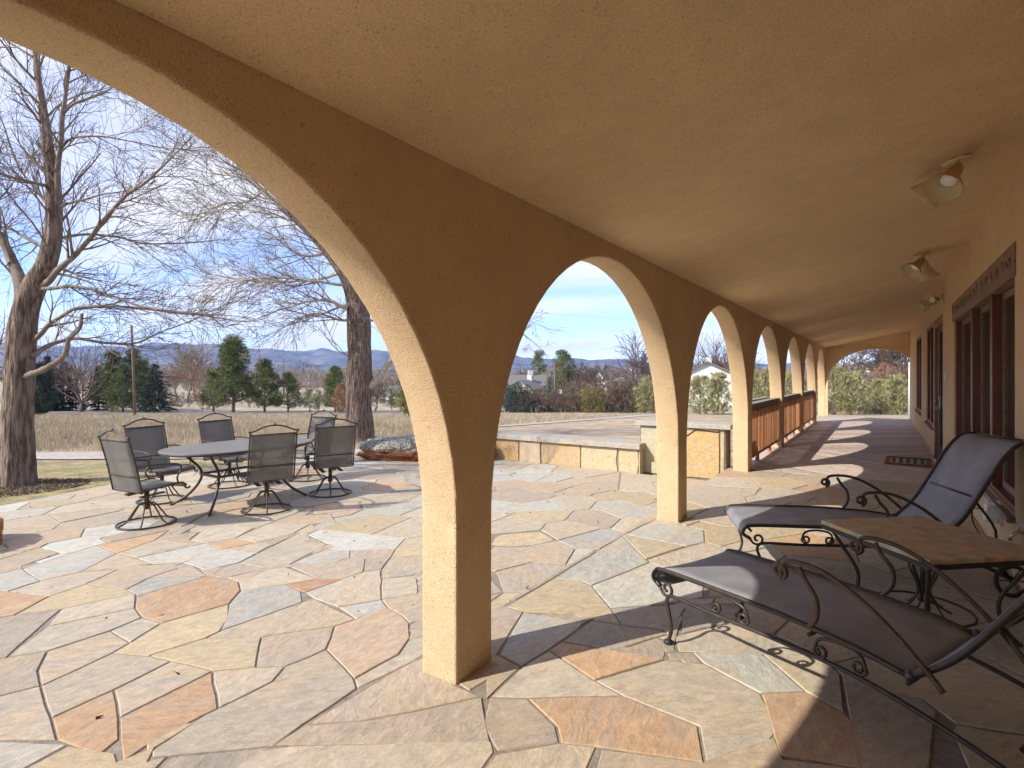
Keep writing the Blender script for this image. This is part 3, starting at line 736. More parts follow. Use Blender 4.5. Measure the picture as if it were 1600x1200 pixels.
mb.add([(A[0], -8.4, A[1]), (B[0]+.6, -8.4, B[1]+.123), (B[0]+.6, 23.5, B[1]+.123), (A[0], 23.5, A[1]), (A[0], -8.4, A[1]+.12), (B[0]+.6, -8.4, B[1]+.24), (B[0]+.6, 23.5, B[1]+.24), (A[0], 23.5, A[1]+.12)],
       [(0, 1, 2, 3), (4, 7, 6, 5), (0, 4, 5, 1), (1, 5, 6, 2), (2, 6, 7, 3), (3, 7, 4, 0)])
mb.build('porch_ceiling', M['stucco_smooth'], house)
mb = MB(); mb.add([(XO-.01, -8.6, 2.67), (3.0, -8.6, 3.72), (3.0, 23.9, 3.72), (XO-.01, 23.9, 2.67), (XO-.01, -8.6, 2.80), (3.0, -8.6, 3.88), (3.0, 23.9, 3.88), (XO-.01, 23.9, 2.80)],
       [(0, 1, 2, 3), (4, 7, 6, 5), (0, 4, 5, 1), (1, 5, 6, 2), (2, 6, 7, 3), (3, 7, 4, 0)])
mb.build('roof', M['roof'], house)
# end wall with its wide arch, and the gable panel above it
bm = bmesh.new(); ec, er, eh, ez = -.166, 1.46, 1.16, 1.25
pts = [(XI+.003, -.19)] + [(max(XI+.003, ec-er), -.19)]
st = []
for k in range(41):
    y = ec-er*math.cos(PI*k/40)
    if y < .80: st.append((y, ez+eh*math.sin(PI*k/40)))
st.append((.8201, ez+eh*math.sqrt(1-((.82-ec)/er)**2)))
def ebox(x0, x1, za, zb, zt=2.50, y0=YE, y1=YE+.22):
    for y, s in ((y0, 1), (y1, -1)):
        q3(*([(x0, y, za), (x1, y, zb), (x1, y, zt), (x0, y, zt)][::s]))
    q3((x0, y0, za), (x0, y1, za), (x1, y1, zb), (x1, y0, zb)); q3((x0, y0, zt), (x1, y0, zt), (x1, y1, zt), (x0, y1, zt))
ebox(XI+.003, ec-er, -.1, -.1)
q3((ec-er, YE, -.1), (ec-er, YE+.22, -.1), (ec-er, YE+.22, ez), (ec-er, YE, ez))
for (a, za), (b, zb) in zip(st, st[1:]): ebox(a, b, za, zb)
bmesh.ops.remove_doubles(bm, verts=bm.verts, dist=1e-4); bmesh.ops.recalc_face_normals(bm, faces=bm.faces)
me = bpy.data.meshes.new('end_arch_wall'); bm.to_mesh(me); bm.free(); me.materials.append(M['stucco']); put('end_arch_wall', me, house)
mb = MB(); mb.box((XI+.003, YE+.03, 2.501), (.818, YE+.2, 3.4)); mb.build('gable_panel', M['stucco_smooth'], house)
# house wall: butted panels round the openings
XW, XB = .82, 1.03
OPEN = [(5.45, 9.6, .45, 2.45), (11.2, 13.0, 0, 2.5), (13.12, 15.0, .50, 2.5), (16.9, 19.2, .55, 2.5)]
mb = MB(); y = -8.4
for a, b, z0, z1 in OPEN:
    mb.box((XW, y, -.3), (XB, a, 3.4))
    if z0 > 0: mb.box((XW, a, -.3), (XB, b, z0))
    mb.box((XW, a, z1), (XB, b, 3.4)); y = b
mb.box((XW, y, -.3), (XB, 23.6, 3.4))
mb.build('house_wall', M['stucco'], house)
mb = MB(); mb.box((1.6, -8.4, -.3), (9, 23.6, 3.65)); mb.build('house_body', M['stucco'], house)
def window(a, b, z0, z1, mull, head=0, door=False):
    f = MB(); t = .05
    f.box((XW+.02, a, z0), (XB, a+t, z1)); f.box((XW+.02, b-t, z0), (XB, b, z1)); f.box((XW+.02, a+t, z1-t), (XB, b-t, z1))
    if z0 > 0: f.box((XW+.02, a+t, z0), (XB, b-t, z0+t))
    win = f.build('window', M['frame_red'], house, bevel=.004)
    zt = z1-t-head
    if head:
        h = MB(); h.box((XW-.012, a-.05, zt), (XW+.08, b+.05, z1+.03)); h.build('header_board', M['frame_brown'], win, bevel=.006)
        k = int((b-a)/.26)
        for i in range(k):      # carved scrolls on the header
            cv = MB()
            yc = a+(b-a)*(i+.5)/k; zc = (zt+z1)/2+.02
            if i % 2: cv.ball((XW-.014, yc, zc), .05, sq=(.35, 1.3, 1)); cv.build('carving', M['frame_brown'], win); continue
            pts_ = [(XW-.016, yc+(.018+.075*q/16)*math.cos(q*.42*(-1)**i+i*2.3), zc+(.012+.045*q/16)*math.sin(q*.42*(-1)**i+i*2.3)) for q in range(17)]
            cv.tube(pts_, .009, 5); cv.build('carving', M['frame_brown'], win)
    ys = [a+t]+list(mull)+[b-t]
    for i, m_ in enumerate(mull):
        mm = MB(); mm.box((XW+.012, m_-.055, z0+(t if z0 > 0 else 0)), (XB-.01, m_+.055, zt)); mm.build('mullion', M['frame_red'], win, bevel=.006)
    zb = z0+(t if z0 > 0 else 0)
    for p0, p1 in zip(ys, ys[1:]):
        p0 += .055 if p0 != a+t else 0; p1 -= .055 if p1 != b-t else 0
        sf = MB(); e = .06; x0, x1 = XW+.085, XW+.125
        sf.box((x0, p0, zb), (x1, p0+e, zt)); sf.box((x0, p1-e, zb), (x1, p1, zt)); sf.box((x0, p0+e, zt-e), (x1, p1-e, zt)); sf.box((x0, p0+e, zb), (x1, p1-e, zb+e))
        sf.build('sash', M['frame_brown'], win)
        pn = MB(); pn.box((x0+.014, p0+e, zb+e), (x0+.022, p1-e, zt-e)); pn.build('pane', M['glass'], win)
    if z0 > 0:
        s_ = MB(); s_.box((XW-.05, a-.03, z0-.045), (XW+.06, b+.03, z0-.001)); s_.build('window_sill', M['greywood'], win, bevel=.006)
    return win
window(*OPEN[0], (6.62, 7.93), head=.17)
window(*OPEN[2], (14.05,))
window(*OPEN[3], (18.05,))
# storm door and its frame
a, b, z0, z1 = OPEN[1]
d = MB(); d.box((XW+.01, a, 0.001), (XB, a+.07, z1)); d.box((XW+.01, b-.07, 0.001), (XB, b, z1)); d.box((XW+.01, a+.07, 2.36), (XB, b-.07, z1)); d.box((XW+.01, a+.97, 0.001), (XB, a+1.07, 2.36))
door = d.build('door', M['frame_brown'], house, bevel=.004)
lf = MB(); x0, x1 = XW+.035, XW+.075; p0, p1 = a+.075, a+.965
lf.box((x0, p0, .03), (x1, p0+.1, 2.35)); lf.box((x0, p1-.1, .03), (x1, p1, 2.35)); lf.box((x0, p0+.1, 2.24), (x1, p1-.1, 2.35)); lf.box((x0, p0+.1, .03), (x1, p1-.1, .28))
lf.build('door_leaf', M['darkmetal'], door)
pn = MB(); pn.box((x0+.012, p0+.1, .28), (x0+.02, p1-.1, 2.24)); pn.build('door_pane', M['glass'], door)
pn = MB(); pn.box((XW+.06, a+1.07, .1), (XW+.07, b-.07, 2.36)); pn.build('side_pane', M['glass'], door)
hd = MB(); hd.box((x0-.02, p1-.075, .92), (x0, p1-.025, 1.12)); hd.tube([(x0-.02, p1-.05, 1.05), (x0-.075, p1-.05, 1.05), (x0-.075, p1-.17, 1.04)], .011, 8); hd.tube([(x0-.02, p1-.05, .97), (x0-.06, p1-.05, .96), (x0-.06, p1-.05, .9), (x0-.02, p1-.05, .88)], .008, 6)
hd.build('door_handle', M['chrome'], door)
mb = MB(); mb.box((XW-.05, a, .001), (XW+.012, b-.8, .03)); mb.build('door_sill', M['chrome'], door, bevel=.004)
# ---------------------------------------------------------------- porch fittings
def floodlight(loc, heads, label, wall=False):
    t = empty('floodlight', loc, label=label, cat='light', group='twin floodlights of the porch')
    nrm = Vector((-1, 0, 0)) if wall else Vector((.2, 0, -.98)).normalized()
    Mt = nrm.to_track_quat('Z', 'Y').to_matrix().to_4x4()
    mb = MB(); mb.lathe([(0, -.002), (.062, -.002), (.064, .008), (.055, .018), (0, .020)], Mt @ Matrix.Diagonal((1, 1.25, 1, 1)), 24); mb.build('base_plate', M['lampwhite'], t)
    for hx, hd in heads:
        a = nrm*.02+Vector((0, hx, 0)); b = a+nrm*.03
        d = Vector(hd).normalized(); k = MB(); k.tube([a, b, b+d*.035], .011, 8); k.ball(b, .018); k.build('knuckle', M['lampwhite'], t)
        Q = Matrix.Translation(b+d*.02) @ d.to_track_quat('Z', 'Y').to_matrix().to_4x4() @ Matrix.Scale(1.3, 4)
        s = MB(); s.lathe([(.0, 0), (.026, .002), (.032, .03), (.034, .075), (.046, .095), (.072, .135), (.083, .165), (.0845, .17), (.080, .166), (.069, .136), (.043, .098), (.0, .09)], Q, 28)
        sh = s.build('lamp_shade', M['lamp'] if hx < 0 else M['lampwhite'], t)
        li = MB(); li.lathe([(.03, .075), (.042, .100), (.068, .1375), (.079, .1655)], Q, 28); li.build('shade_lining', M['lampwhite'], sh)
        bl = MB(); bl.lathe([(.0, .074), (.024, .08), (.036, .095), (.038, .105), (.026, .114), (0, .118)], Q, 24); bl.build('bulb', M['bulb'], t)
    return t
floodlight((.41, 4.64, ceil(.41)), [(-.03, (-.42, -.62, -.8)), (.035, (-.75, .35, -.6))], 'twin amber and cream floodlight on the porch ceiling, the nearest and largest')
floodlight((.40, 8.07, ceil(.40)), [(-.03, (-.55, -.55, -.7)), (.035, (.25, .1, -.9))], 'twin floodlight on the porch ceiling above the big window')
floodlight((.82, 11.25, 2.72), [(-.05, (-.6, -.8, -.1)), (.05, (-.9, .3, -.35))], 'small twin floodlight mounted on the wall above the storm door', wall=True)
t = empty('outlet_cover', (.82, 6.0, .36), label='grey bubble cover over a wall outlet with a plugged in cord', cat='outlet')
mb = MB(); mb.box((-.022, -.075, -.095), (-.001, .075, .095)); mb.build('back_plate', M['plastic'], t, bevel=.004)
mb = MB(); mb.add([(-.022, -.068, -.085), (-.022, .068, -.085), (-.022, .068, .088), (-.022, -.068, .088), (-.115, -.058, -.07), (-.115, .058, -.07), (-.10, .058, .066), (-.10, -.058, .066)], [(0, 1, 2, 3), (7, 6, 5, 4), (0, 4, 5, 1), (1, 5, 6, 2), (2, 6, 7, 3), (3, 7, 4, 0)])
mb.build('bubble_lid', M['plastic'], t, bevel=.012)
mb = MB(); mb.tube(smooth([(-.09, .05, .0), (-.12, .12, .0), (-.16, .22, -.03), (-.14, .3, -.18), (-.05, .34, -.33)], 5), .006, 6); mb.bar((-.10, .055, 0), (-.10, .1, 0), .024, .024); mb.build('cord', M['darkmetal'], t)
t = empty('hose_bib', (.82, 4.98, .44), label='small brass hose tap low on the stucco wall beside the outlet', cat='tap')
mb = MB(); mb.tube([(0, 0, 0), (-.06, 0, 0), (-.09, 0, -.03), (-.095, 0, -.06)], .012, 8); mb.tube([(-.05, 0, 0), (-.05, 0, .05)], .006); mb.build('spout', M['chrome'], t)
mb = MB(); mb.tube([(-.05+.025*math.cos(k), .025*math.sin(k), .05) for k in [i*PI/5 for i in range(10)]], .005, 6, closed=True); mb.bar((-.075, 0, .05), (-.025, 0, .05), .006, .006); mb.build('handle', M['galv'], t)
mb = MB(); mb.box((-.018, -.035, -.075), (-.001, .035, .075)); o = mb.build('doorbell', M['white'], bevel=.005); o.location = (.82, 10.6, 1.46); tag(o, 'small white doorbell plate on the wall between door and big window', 'doorbell')
# rug at the door
rug = empty('doormat', (.385, 11.72, 0), R(-2), label='red patterned doormat lying on the deck at the storm door', cat='doormat')
mb = MB(); mb.box((-.325, -.56, .001), (.325, .56, .011)); mb.build('rug_base', M['rug'], rug)
for y in (-.52, -.46, -.40, .40, .46, .52):
    mb = MB(); mb.box((-.31, y-.012, .011), (.31, y+.012, .0135)); mb.build('stripe', M['rugd'], rug)
mb = MB(); mb.box((-.25, -.33, .011), (.25, .33, .0135)); mb.build('centre_field', M['rugc'], rug)
mb = MB()
for i in range(9):
    for j in range(5):
        x = -.2+j*.1; y = -.29+i*.072; mb.box((x-.028, y-.02, .0135), (x+.028, y+.02, .0155)); mb.box((x-.012, y+.02, .0135), (x+.012, y+.045, .0150))
tag(mb.build('field_pattern', M['rugd'], rug), kind='stuff')
# railings between the pillars
def railing(y0, y1, label, x=-1.83, side=0):
    r = empty('railing', (x, y0, 0), label=label, cat='railing', group='cedar railings with weathered grey caps'); l = y1-y0
    mb = MB(); mb.box((-.072, 0, .985), (.072, l/2-.002, 1.025)); mb.build('cap_rail', M['greywood'], r, bevel=.004)
    mb = MB(); mb.box((-.072, l/2+.002, .985), (.072, l, 1.025)); mb.build('cap_rail', M['greywood'], r, bevel=.004)
    mb = MB(); mb.box((-.02, .003, .885), (.045, l-.003, .984)); mb.build('top_rail', M['greywood'], r, bevel=.003)
    mb = MB(); mb.box((-.02, .003, .11), (.045, l-.003, .20)); mb.build('bottom_rail', M['cedar'], r, bevel=.003)
    n = int(l/.128); bal = MB(); bal.box((.046, -.043, .13), (.064, .043, .90)); me = None
    for i in range(n):
        y = (i+.5)*l/n
        if me is None: o = bal.build('baluster', M['cedar'], r); me = o.data
        else: o = put('baluster', me, r)
        o.location = (0, y, random.uniform(-.012, .012)); o.rotation_euler = (0, 0, random.uniform(-.05, .05))
    for yy in (l*.33, l*.72):
        mb = MB(); mb.box((-.012, yy-.03, .0), (.045, yy+.03, .11)); mb.build('support_block', M['cedar'], r)
    return r
pil = [Y1+SP*i for i in range(7)]
for i, nm in ((2, 'cedar railing with weathered cap, nearest of those between the pillars'), (3, 'cedar railing with weathered cap between the fourth and fifth pillar'), (4, 'cedar railing with weathered cap, farthest one along the deck')):
    railing(pil[i]+PW+.004, pil[i+1]-.004, nm)
rr = railing(0, 2.4, 'low cedar railing of the side landing outside the arcade'); rr.location = (-2.62, 14.0, -.12)
mb = MB(); mb.box((-2.75, 13.85, -.5), (-2.08, 16.6, -.11)); tag(mb.build('landing', M['greywood']), kind='structure')

# ---------------------------------------------------------------- garden walls, boulder, planter
def on_y(px, y):
    t_ = (px-800)/860; z = y/(CT+ST*t_); return z*(-ST+CT*t_)
VM = Matrix(((1, 0, 0, 0), (0, 0, -1, 0), (0, 1, 0, 0), (0, 0, 0, 1)))        # outline in x,z raised towards the viewer (-y)
def veneer(par, outline, y, col):
    mb = MB(); mb.prism(inset(seg_wobble(outline), .011), 0, random.uniform(.018, .034), .006, VM); o = mb.build('facing_stone', M['stone'], par, color=col); o.location.y = y; return o
sw = empty('seating_wall', (0, 0, 0), label='low seating wall faced in golden sandstone with a thick grey slab cap', cat='wall')
mb = MB(); mb.box((-7.3, 9.024, -.3), (-3.44, 9.5, .235)); mb.build('wall_core', M['mortar'], sw)
for x0, x1 in ((-7.38, -5.42), (-5.41, -3.40)):
    mb = MB(); mb.prism(seg_wobble([(x0, 8.94), (x1, 8.94), (x1, 9.6), (x0, 9.6)]), .236, .326, .008); mb.build('cap_stone', M['stone'], sw, color=(.40, .385, .34))
jx = [-7.29]+[on_y(p, 9.0) for p in (700, 755, 811, 845, 907, 966)]+[-3.45]
vc = [(.5, .36, .2), (.5, .4, .24), (.55, .34, .14), (.46, .36, .27), (.52, .36, .19), (.56, .46, .29), (.56, .46, .28), (.56, .48, .33)]
for (a, b), c in zip(zip(jx, jx[1:]), vc): veneer(sw, [(a, -.2), (b, -.2), (b+random.uniform(-.03, .03), .02), (b, .233), (a, .233)], 9.024, c)
mb = MB(); mb.box((-3.438, 9.005, -.19), (-3.416, 9.49, .233)); mb.build('end_stone', M['stone'], sw, color=(.45, .38, .26))
rw = empty('raised_wall', (0, 0, 0), label='taller golden sandstone wall with a slab cap beside the third pillar', cat='wall')
mb = MB(); mb.box((-3.50, 9.244, -.3), (-2.075, 9.6, .63)); mb.build('wall_core', M['mortar'], rw)
mb = MB(); mb.prism(seg_wobble([(-3.57, 9.16), (-1.985, 9.16), (-1.985, 9.68), (-3.57, 9.68)]), .631, .705, .008); mb.build('cap_stone', M['stone'], rw, color=(.42, .40, .34))
for o_, c in (([(-3.49, -.2), (-2.92, -.2), (-2.92, .628), (-3.49, .628)], (.52, .47, .32)), ([(-2.92, -.2), (-2.16, -.2), (-2.16, .56), (-2.52, .60), (-2.92, .32)], (.56, .38, .17)), ([(-2.92, .32), (-2.52, .60), (-2.55, .628), (-2.92, .628)], (.50, .42, .30)), ([(-2.52, .60), (-2.16, .56), (-2.16, .628), (-2.55, .628)], (.6, .5, .35)), ([(-2.16, -.2), (-2.08, -.2), (-2.08, .628), (-2.16, .628)], (.5, .42, .28))): veneer(rw, o_, 9.244, c)
# boulder
def rock_mat(name, top, side, z0, z1):
    m = mat(name, side, .9, col2=(side[0]*.35, side[1]*.3, side[2]*.35), vscale=5, var=.3, lo=.4, hi=.6, bump=1, bscale=14, bdist=.04, stretch=(1, 1, 2.2)); nt = m.node_tree; L = nt.links
    p = nt.nodes['Principled BSDF']; src = p.inputs['Base Color'].links[0].from_socket
    tc = N(nt, 'ShaderNodeTexCoord'); sp = N(nt, 'ShaderNodeSeparateXYZ'); L.new(tc.outputs['Object'], sp.inputs[0])
    n = N(nt, 'ShaderNodeTexNoise'); n.inputs['Scale'].default_value = 11; n.inputs['Detail'].default_value = 7; n.inputs['Roughness'].default_value = .75; L.new(tc.outputs['Object'], n.inputs['Vector'])
    ad = N(nt, 'ShaderNodeMath', operation='MULTIPLY_ADD'); L.new(n.outputs[0], ad.inputs[0]); ad.inputs[1].default_value = .32; L.new(sp.outputs['Z'], ad.inputs[2])
    mr = N(nt, 'ShaderNodeMapRange'); L.new(ad.outputs[0], mr.inputs[0]); mr.inputs[1].default_value = z0+.16; mr.inputs[2].default_value = z1+.16
    sp2 = N(nt, 'ShaderNodeMixRGB'); r2 = N(nt, 'ShaderNodeMapRange'); n2 = N(nt, 'ShaderNodeTexNoise'); n2.inputs['Scale'].default_value = 24; n2.inputs['Detail'].default_value = 5; L.new(tc.outputs['Object'], n2.inputs['Vector'])
    L.new(n2.outputs[0], r2.inputs[0]); r2.inputs[1].default_value = .44; r2.inputs[2].default_value = .56; L.new(r2.outputs[0], sp2.inputs[0]); sp2.inputs[1].default_value = (top[0]*.3, top[1]*.3, top[2]*.3, 1); sp2.inputs[2].default_value = (*top, 1)
    mx = N(nt, 'ShaderNodeMixRGB'); L.new(mr.outputs[0], mx.inputs[0]); L.new(src, mx.inputs[1]); L.new(sp2.outputs[0], mx.inputs[2]); L.new(mx.outputs[0], p.inputs['Base Color'])
    return m
M['boulder'] = rock_mat('lichened_boulder', (.33, .32, .27), (.36, .14, .06), .20, .30)
def rock(name, mt, c, size, rz, amp=.16, seed=0, pw=3.2):
    bm = bmesh.new(); bmesh.ops.create_icosphere(bm, subdivisions=5, radius=1)
    for v in bm.verts:
        p = v.co.copy(); k = (abs(p.x)**pw+abs(p.y)**pw+abs(p.z)**pw)**(-1/pw); p *= k
        n = noise.fractal(p*1.6+Vector((seed, 0, 0)), .8, 2, 5); p *= 1+amp*n
        v.co = Vector((p.x*size[0], p.y*size[1], p.z*size[2]+size[2]*.82))
    me = bpy.data.meshes.new(name); bm.to_mesh(me); bm.free(); me.materials.append(mt)
    for p in me.polygons: p.use_smooth = True
    o = put(name, me); o.location = c; o.rotation_euler = (0, 0, rz); return o
tag(rock('boulder', M['boulder'], (-7.55, 8.35, PZ-.04), (1.35, .5, .27), R(33)), 'long flat boulder, red below and grey lichen on top, under the big tree', 'boulder')
M['terracotta'] = mat('weathered_terracotta', (.50, .22, .09), .85, col2=(.30, .12, .05), vscale=12, var=.25, bump=.8, bscale=30, bdist=.02)
pot = empty('stone_planter', (-6.96-.50*CT-.1, 1.62-.50*ST, PZ), label='rough orange stone planter ring cut off by the left edge', cat='planter')
for k in range(10):
    for h in range(2):
        a0 = 2*PI*(k+.5*h)/10; mb = MB(); mb.prism([(-.115, -.06), (.115, -.06), (.10, .06), (-.10, .06)], 0, .12, .012)
        o = mb.build('block', M['terracotta'], pot); o.location = (.36*math.cos(a0), .36*math.sin(a0), h*.123); o.rotation_euler = (0, 0, a0+PI/2+random.uniform(-.06, .06))

# ---------------------------------------------------------------- furniture
def spiral(c, r0, r1, a0, turns, n=18, y=0.0):
    out = []
    for i in range(n+1):
        t = i/n; a = a0+2*PI*turns*t; r = r0+(r1-r0)*t; out.append((c[0]+r*math.cos(a), y, c[1]+r*math.sin(a)))
    return out
def sheet(mb, prof, y0, y1, th=.006, ny=8, sag=0.0):
    """a cloth panel following a profile in the x,z plane"""
    m = len(prof); vs = []
    for side in (0, 1):
        for (x, z) in prof:
            for j in range(ny+1):
                v = j/ny; vs.append((x, y0+(y1-y0)*v, z-side*th-sag*math.sin(PI*v)))
    o = m*(ny+1); f = []
    for i in range(m-1):
        for j in range(ny):
            a = i*(ny+1)+j; f.append((a, a+ny+1, a+ny+2, a+1)); f.append((o+a, o+a+1, o+a+ny+2, o+a+ny+1))
    for i in range(m-1):
        a = i*(ny+1); b = a+ny+1; f.append((a, o+a, o+b, b)); a += ny; b += ny; f.append((a, b, o+b, o+a))
    for i in (0, m-1):
        for j in range(ny):
            a = i*(ny+1)+j; f.append((a, a+1, o+a+1, o+a) if i == 0 else (a, o+a, o+a+1, a+1))
    mb.add(vs, f, True)
def make_chaise(label, loc, rz, back_deg, group):
    """local x from the foot to the head, y across"""
    t = empty('chaise_longue', loc, rz, label=label, cat='chaise longue', group=group)
    W = .315; I = M['iron']; ba = R(back_deg); hx, hz = 1.28, .365
    seat = [(p.x, p.z) for p in smooth([(.045, 0, .30), (-.005, 0, .335), (.01, 0, .378), (.07, 0, .398), (.35, 0, .405), (.75, 0, .408), (1.08, 0, .392), (hx, 0, hz)], 5)]
    mb = MB(); sheet(mb, seat, -W+.02, W-.02, sag=.012); mb.build('seat_sling', M['sling'], t)
    c, s_ = math.cos(ba), math.sin(ba)
    def bk(u, v): return (hx+.01+u*c-v*s_, hz+u*s_+v*c)
    back = [(p.x, p.z) for p in smooth([(*bk(0, 0)[:1], 0, bk(0, 0)[1]), (bk(.2, -.025)[0], 0, bk(.2, -.025)[1]), (bk(.45, .0)[0], 0, bk(.45, .0)[1]), (bk(.68, .025)[0], 0, bk(.68, .025)[1]), (bk(.82, .005)[0], 0, bk(.82, .005)[1]), (bk(.885, -.07)[0], 0, bk(.885, -.07)[1])], 5)]
    mb = MB(); sheet(mb, back, -W+.02, W-.02, sag=.006); mb.build('back_sling', M['sling'], t)
    for y in (-W, W):
        mb = MB()
        mb.tube([(x, y, z-.002) for x, z in seat], .0125, 8)
        mb.tube([(.045, y, .298)]+[p for p in spiral((.095, .300), .048, .012, PI, 1.25, 22, y)][1:], .0085, 8)
        mb.build('seat_rail', I, t)
        mb = MB(); mb.tube([(x, y, z-.002) for x, z in back], .014, 8)
        mb.ball((back[0][0], y, back[0][1]), .022); mb.build('back_rail', I, t)
        mb = MB(); low = smooth([(.105, y, .012), (.125, y, .08), (.112, y, .16), (.092, y, .225), (.112, y, .262), (.17, y, .272), (.4, y, .272), (.75, y, .282), (1.08, y, .276), (1.35, y, .235), (1.60, y, .17), (1.72, y, .12)], 5)
        mb.tube(low, .0105, 8); mb.build('lower_rail', I, t)
        ft = MB(); ft.lathe([(0, 0), (.026, 0), (.027, .012), (.013, .022), (0, .024)], Matrix.Translation((.104, y, 0)), 16); ft.build('foot_pad', M['rubber'], t)
        for cx in (.50, 1.03):
            sc_ = MB(); q = [(cx-.075-.0+.022*math.cos(a), y, .315+.022*math.sin(a)*1.0) for a in [0]]
            L_ = spiral((cx-.078, .315), .010, .030, PI*1.5, -1.2, 16, y); R_ = spiral((cx+.078, .315), .010, .030, PI*1.5, 1.2, 16, y)
            top = smooth([L_[-1], (cx-.085, y, .362), (cx-.03, y, .380), (cx+.03, y, .380), (cx+.085, y, .362), R_[-1]], 4)
            sc_.tube(L_+top[1:-1]+R_[::-1], .0075, 7); sc_.build('scroll', I, t)
        # arm: post, sweeping arm with a curled nose
        yo = y*1.06; ar = MB()
        ar.tube(smooth([(.90, y, .398), (.945, yo, .46), (.945, yo*1.01, .54), (.90, yo, .60), (.868, yo, .655)], 5), .011, 8); ar.build('arm_post', M['iron_brown'], t)
        ar = MB(); nose = spiral((.775, .612), .012, .038, PI*1.9, -1.15, 16, yo)
        arm = smooth([nose[-1], (.795, yo, .652), (.86, yo, .672), (.98, yo, .662), (1.12, yo, .60), (1.24, yo, .515), (1.36, yo*1.0, .405), (1.40, yo, .36)], 5)
        ar.tube(nose[:-1]+arm, .011, 8); ar.build('arm', M['iron_brown'], t)
        lg = MB(); lg.tube(smooth([(1.62, y*.92, .30), (1.66, y, .2), (1.70, y, .11)], 4), .011, 8); lg.tube(smooth([(bk(.38, 0)[0], y*.8, bk(.38, 0)[1]-.02), (1.66, y*.8, .42), (1.60, y*.9, .25)], 4), .009, 7); lg.build('rear_leg', I, t)
        yw = y+(.035 if y > 0 else -.035); wm = Matrix.Translation((1.70, yw, .111)) @ Matrix.Rotation(PI/2, 4, 'X')
        wh = MB(); wh.lathe([(.088, -.012), (.104, -.014), (.110, -.006), (.110, .006), (.104, .014), (.088, .012), (.088, -.012)], wm, 28); wo = wh.build('wheel', M['rubber'], t)
        sp = MB()
        for k in range(6):
            a = k*PI/3; sp.tube([(1.70, yw, .111), (1.70+.09*math.cos(a), yw, .111+.09*math.sin(a))], .004, 5)
        sp.ball((1.70, yw, .111), .02); sp.build('spokes', M['darkmetal'], wo)
    for x, z in ((.05, .375), (.9, .385), (hx, hz-.012), (1.66, .2), (1.70, .111)):
        mb = MB(); mb.tube([(x, -W, z-.02), (x, W, z-.02)] if x != 1.70 else [(x, -W-.03, z), (x, W+.03, z)], .009, 8); mb.build('cross_bar', I, t)
    mb = MB(); mb.tube([(back[-1][0], -W, back[-1][1]), (back[-1][0], W, back[-1][1])], .011, 8); mb.build('cross_bar', I, t); mb = MB(); mb.tube([(bk(.38, 0)[0], -W*.8, bk(.38, 0)[1]-.02), (bk(.38, 0)[0], W*.8, bk(.38, 0)[1]-.02)], .008, 8)
    mb.build('cross_bar', I, t)
    return t
make_chaise('dark sling chaise longue nearest the camera, its foot pointing at the near pillar', (-.955, 3.375, .001), math.atan2(-.41, .91), 50, 'chaises on the porch')
make_chaise('dark sling chaise longue behind the slate side table with its back raised', (-.965, 4.60, .001), R(23.5), 54, 'chaises on the porch')
# slate topped side table
st_c = Vector((.213, 4.12, 0)); stt = empty('side_table', (st_c.x, st_c.y, 0), math.atan2(-.61, .545), label='square side table with a mottled slate top between the two chaises', cat='table')
mb = MB(); mb.box((-.405, -.37, .512), (.405, .37, .540)); mb.build('table_top', M['slate'], stt, bevel=.004)
mb = MB()
for a, b in (((-.405, -.362), (.405, -.362)), ((-.405, .362), (.405, .362))): mb.bar((*a, .498), (*b, .498), .018, .026)
for a, b in (((-.396, -.353), (-.396, .353)), ((.396, -.353), (.396, .353))): mb.bar((*a, .498), (*b, .498), .018, .026)
mb.build('apron', M['darkmetal'], stt)
for sx in (-1, 1):
    for sy in (-1, 1):
        mb = MB(); mb.tube(smooth([(sx*.36, sy*.33, .49), (sx*.31, sy*.28, .38), (sx*.25, sy*.23, .24), (sx*.26, sy*.24, .10), (sx*.31, sy*.29, .008)], 5), .011, 8); mb.ball((sx*.31, sy*.29, .012), .014); mb.build('leg', M['iron'], stt)
mb = MB()
for k in range(8):
    a = k*PI/4; mb.tube(smooth([(0.03*math.cos(a), .03*math.sin(a), .49), (.075*math.cos(a), .075*math.sin(a), .36), (.03*math.cos(a), .03*math.sin(a), .22), (.07*math.cos(a+.4), .07*math.sin(a+.4), .13), (.13*math.cos(a), .13*math.sin(a), .10)], 4), .006, 6)
mb.tube([(.255*math.cos(k), .235*math.sin(k), .105) for k in [i*PI/8 for i in range(16)]], .007, 6, closed=True); mb.build('scroll_cage', M['iron'], stt)

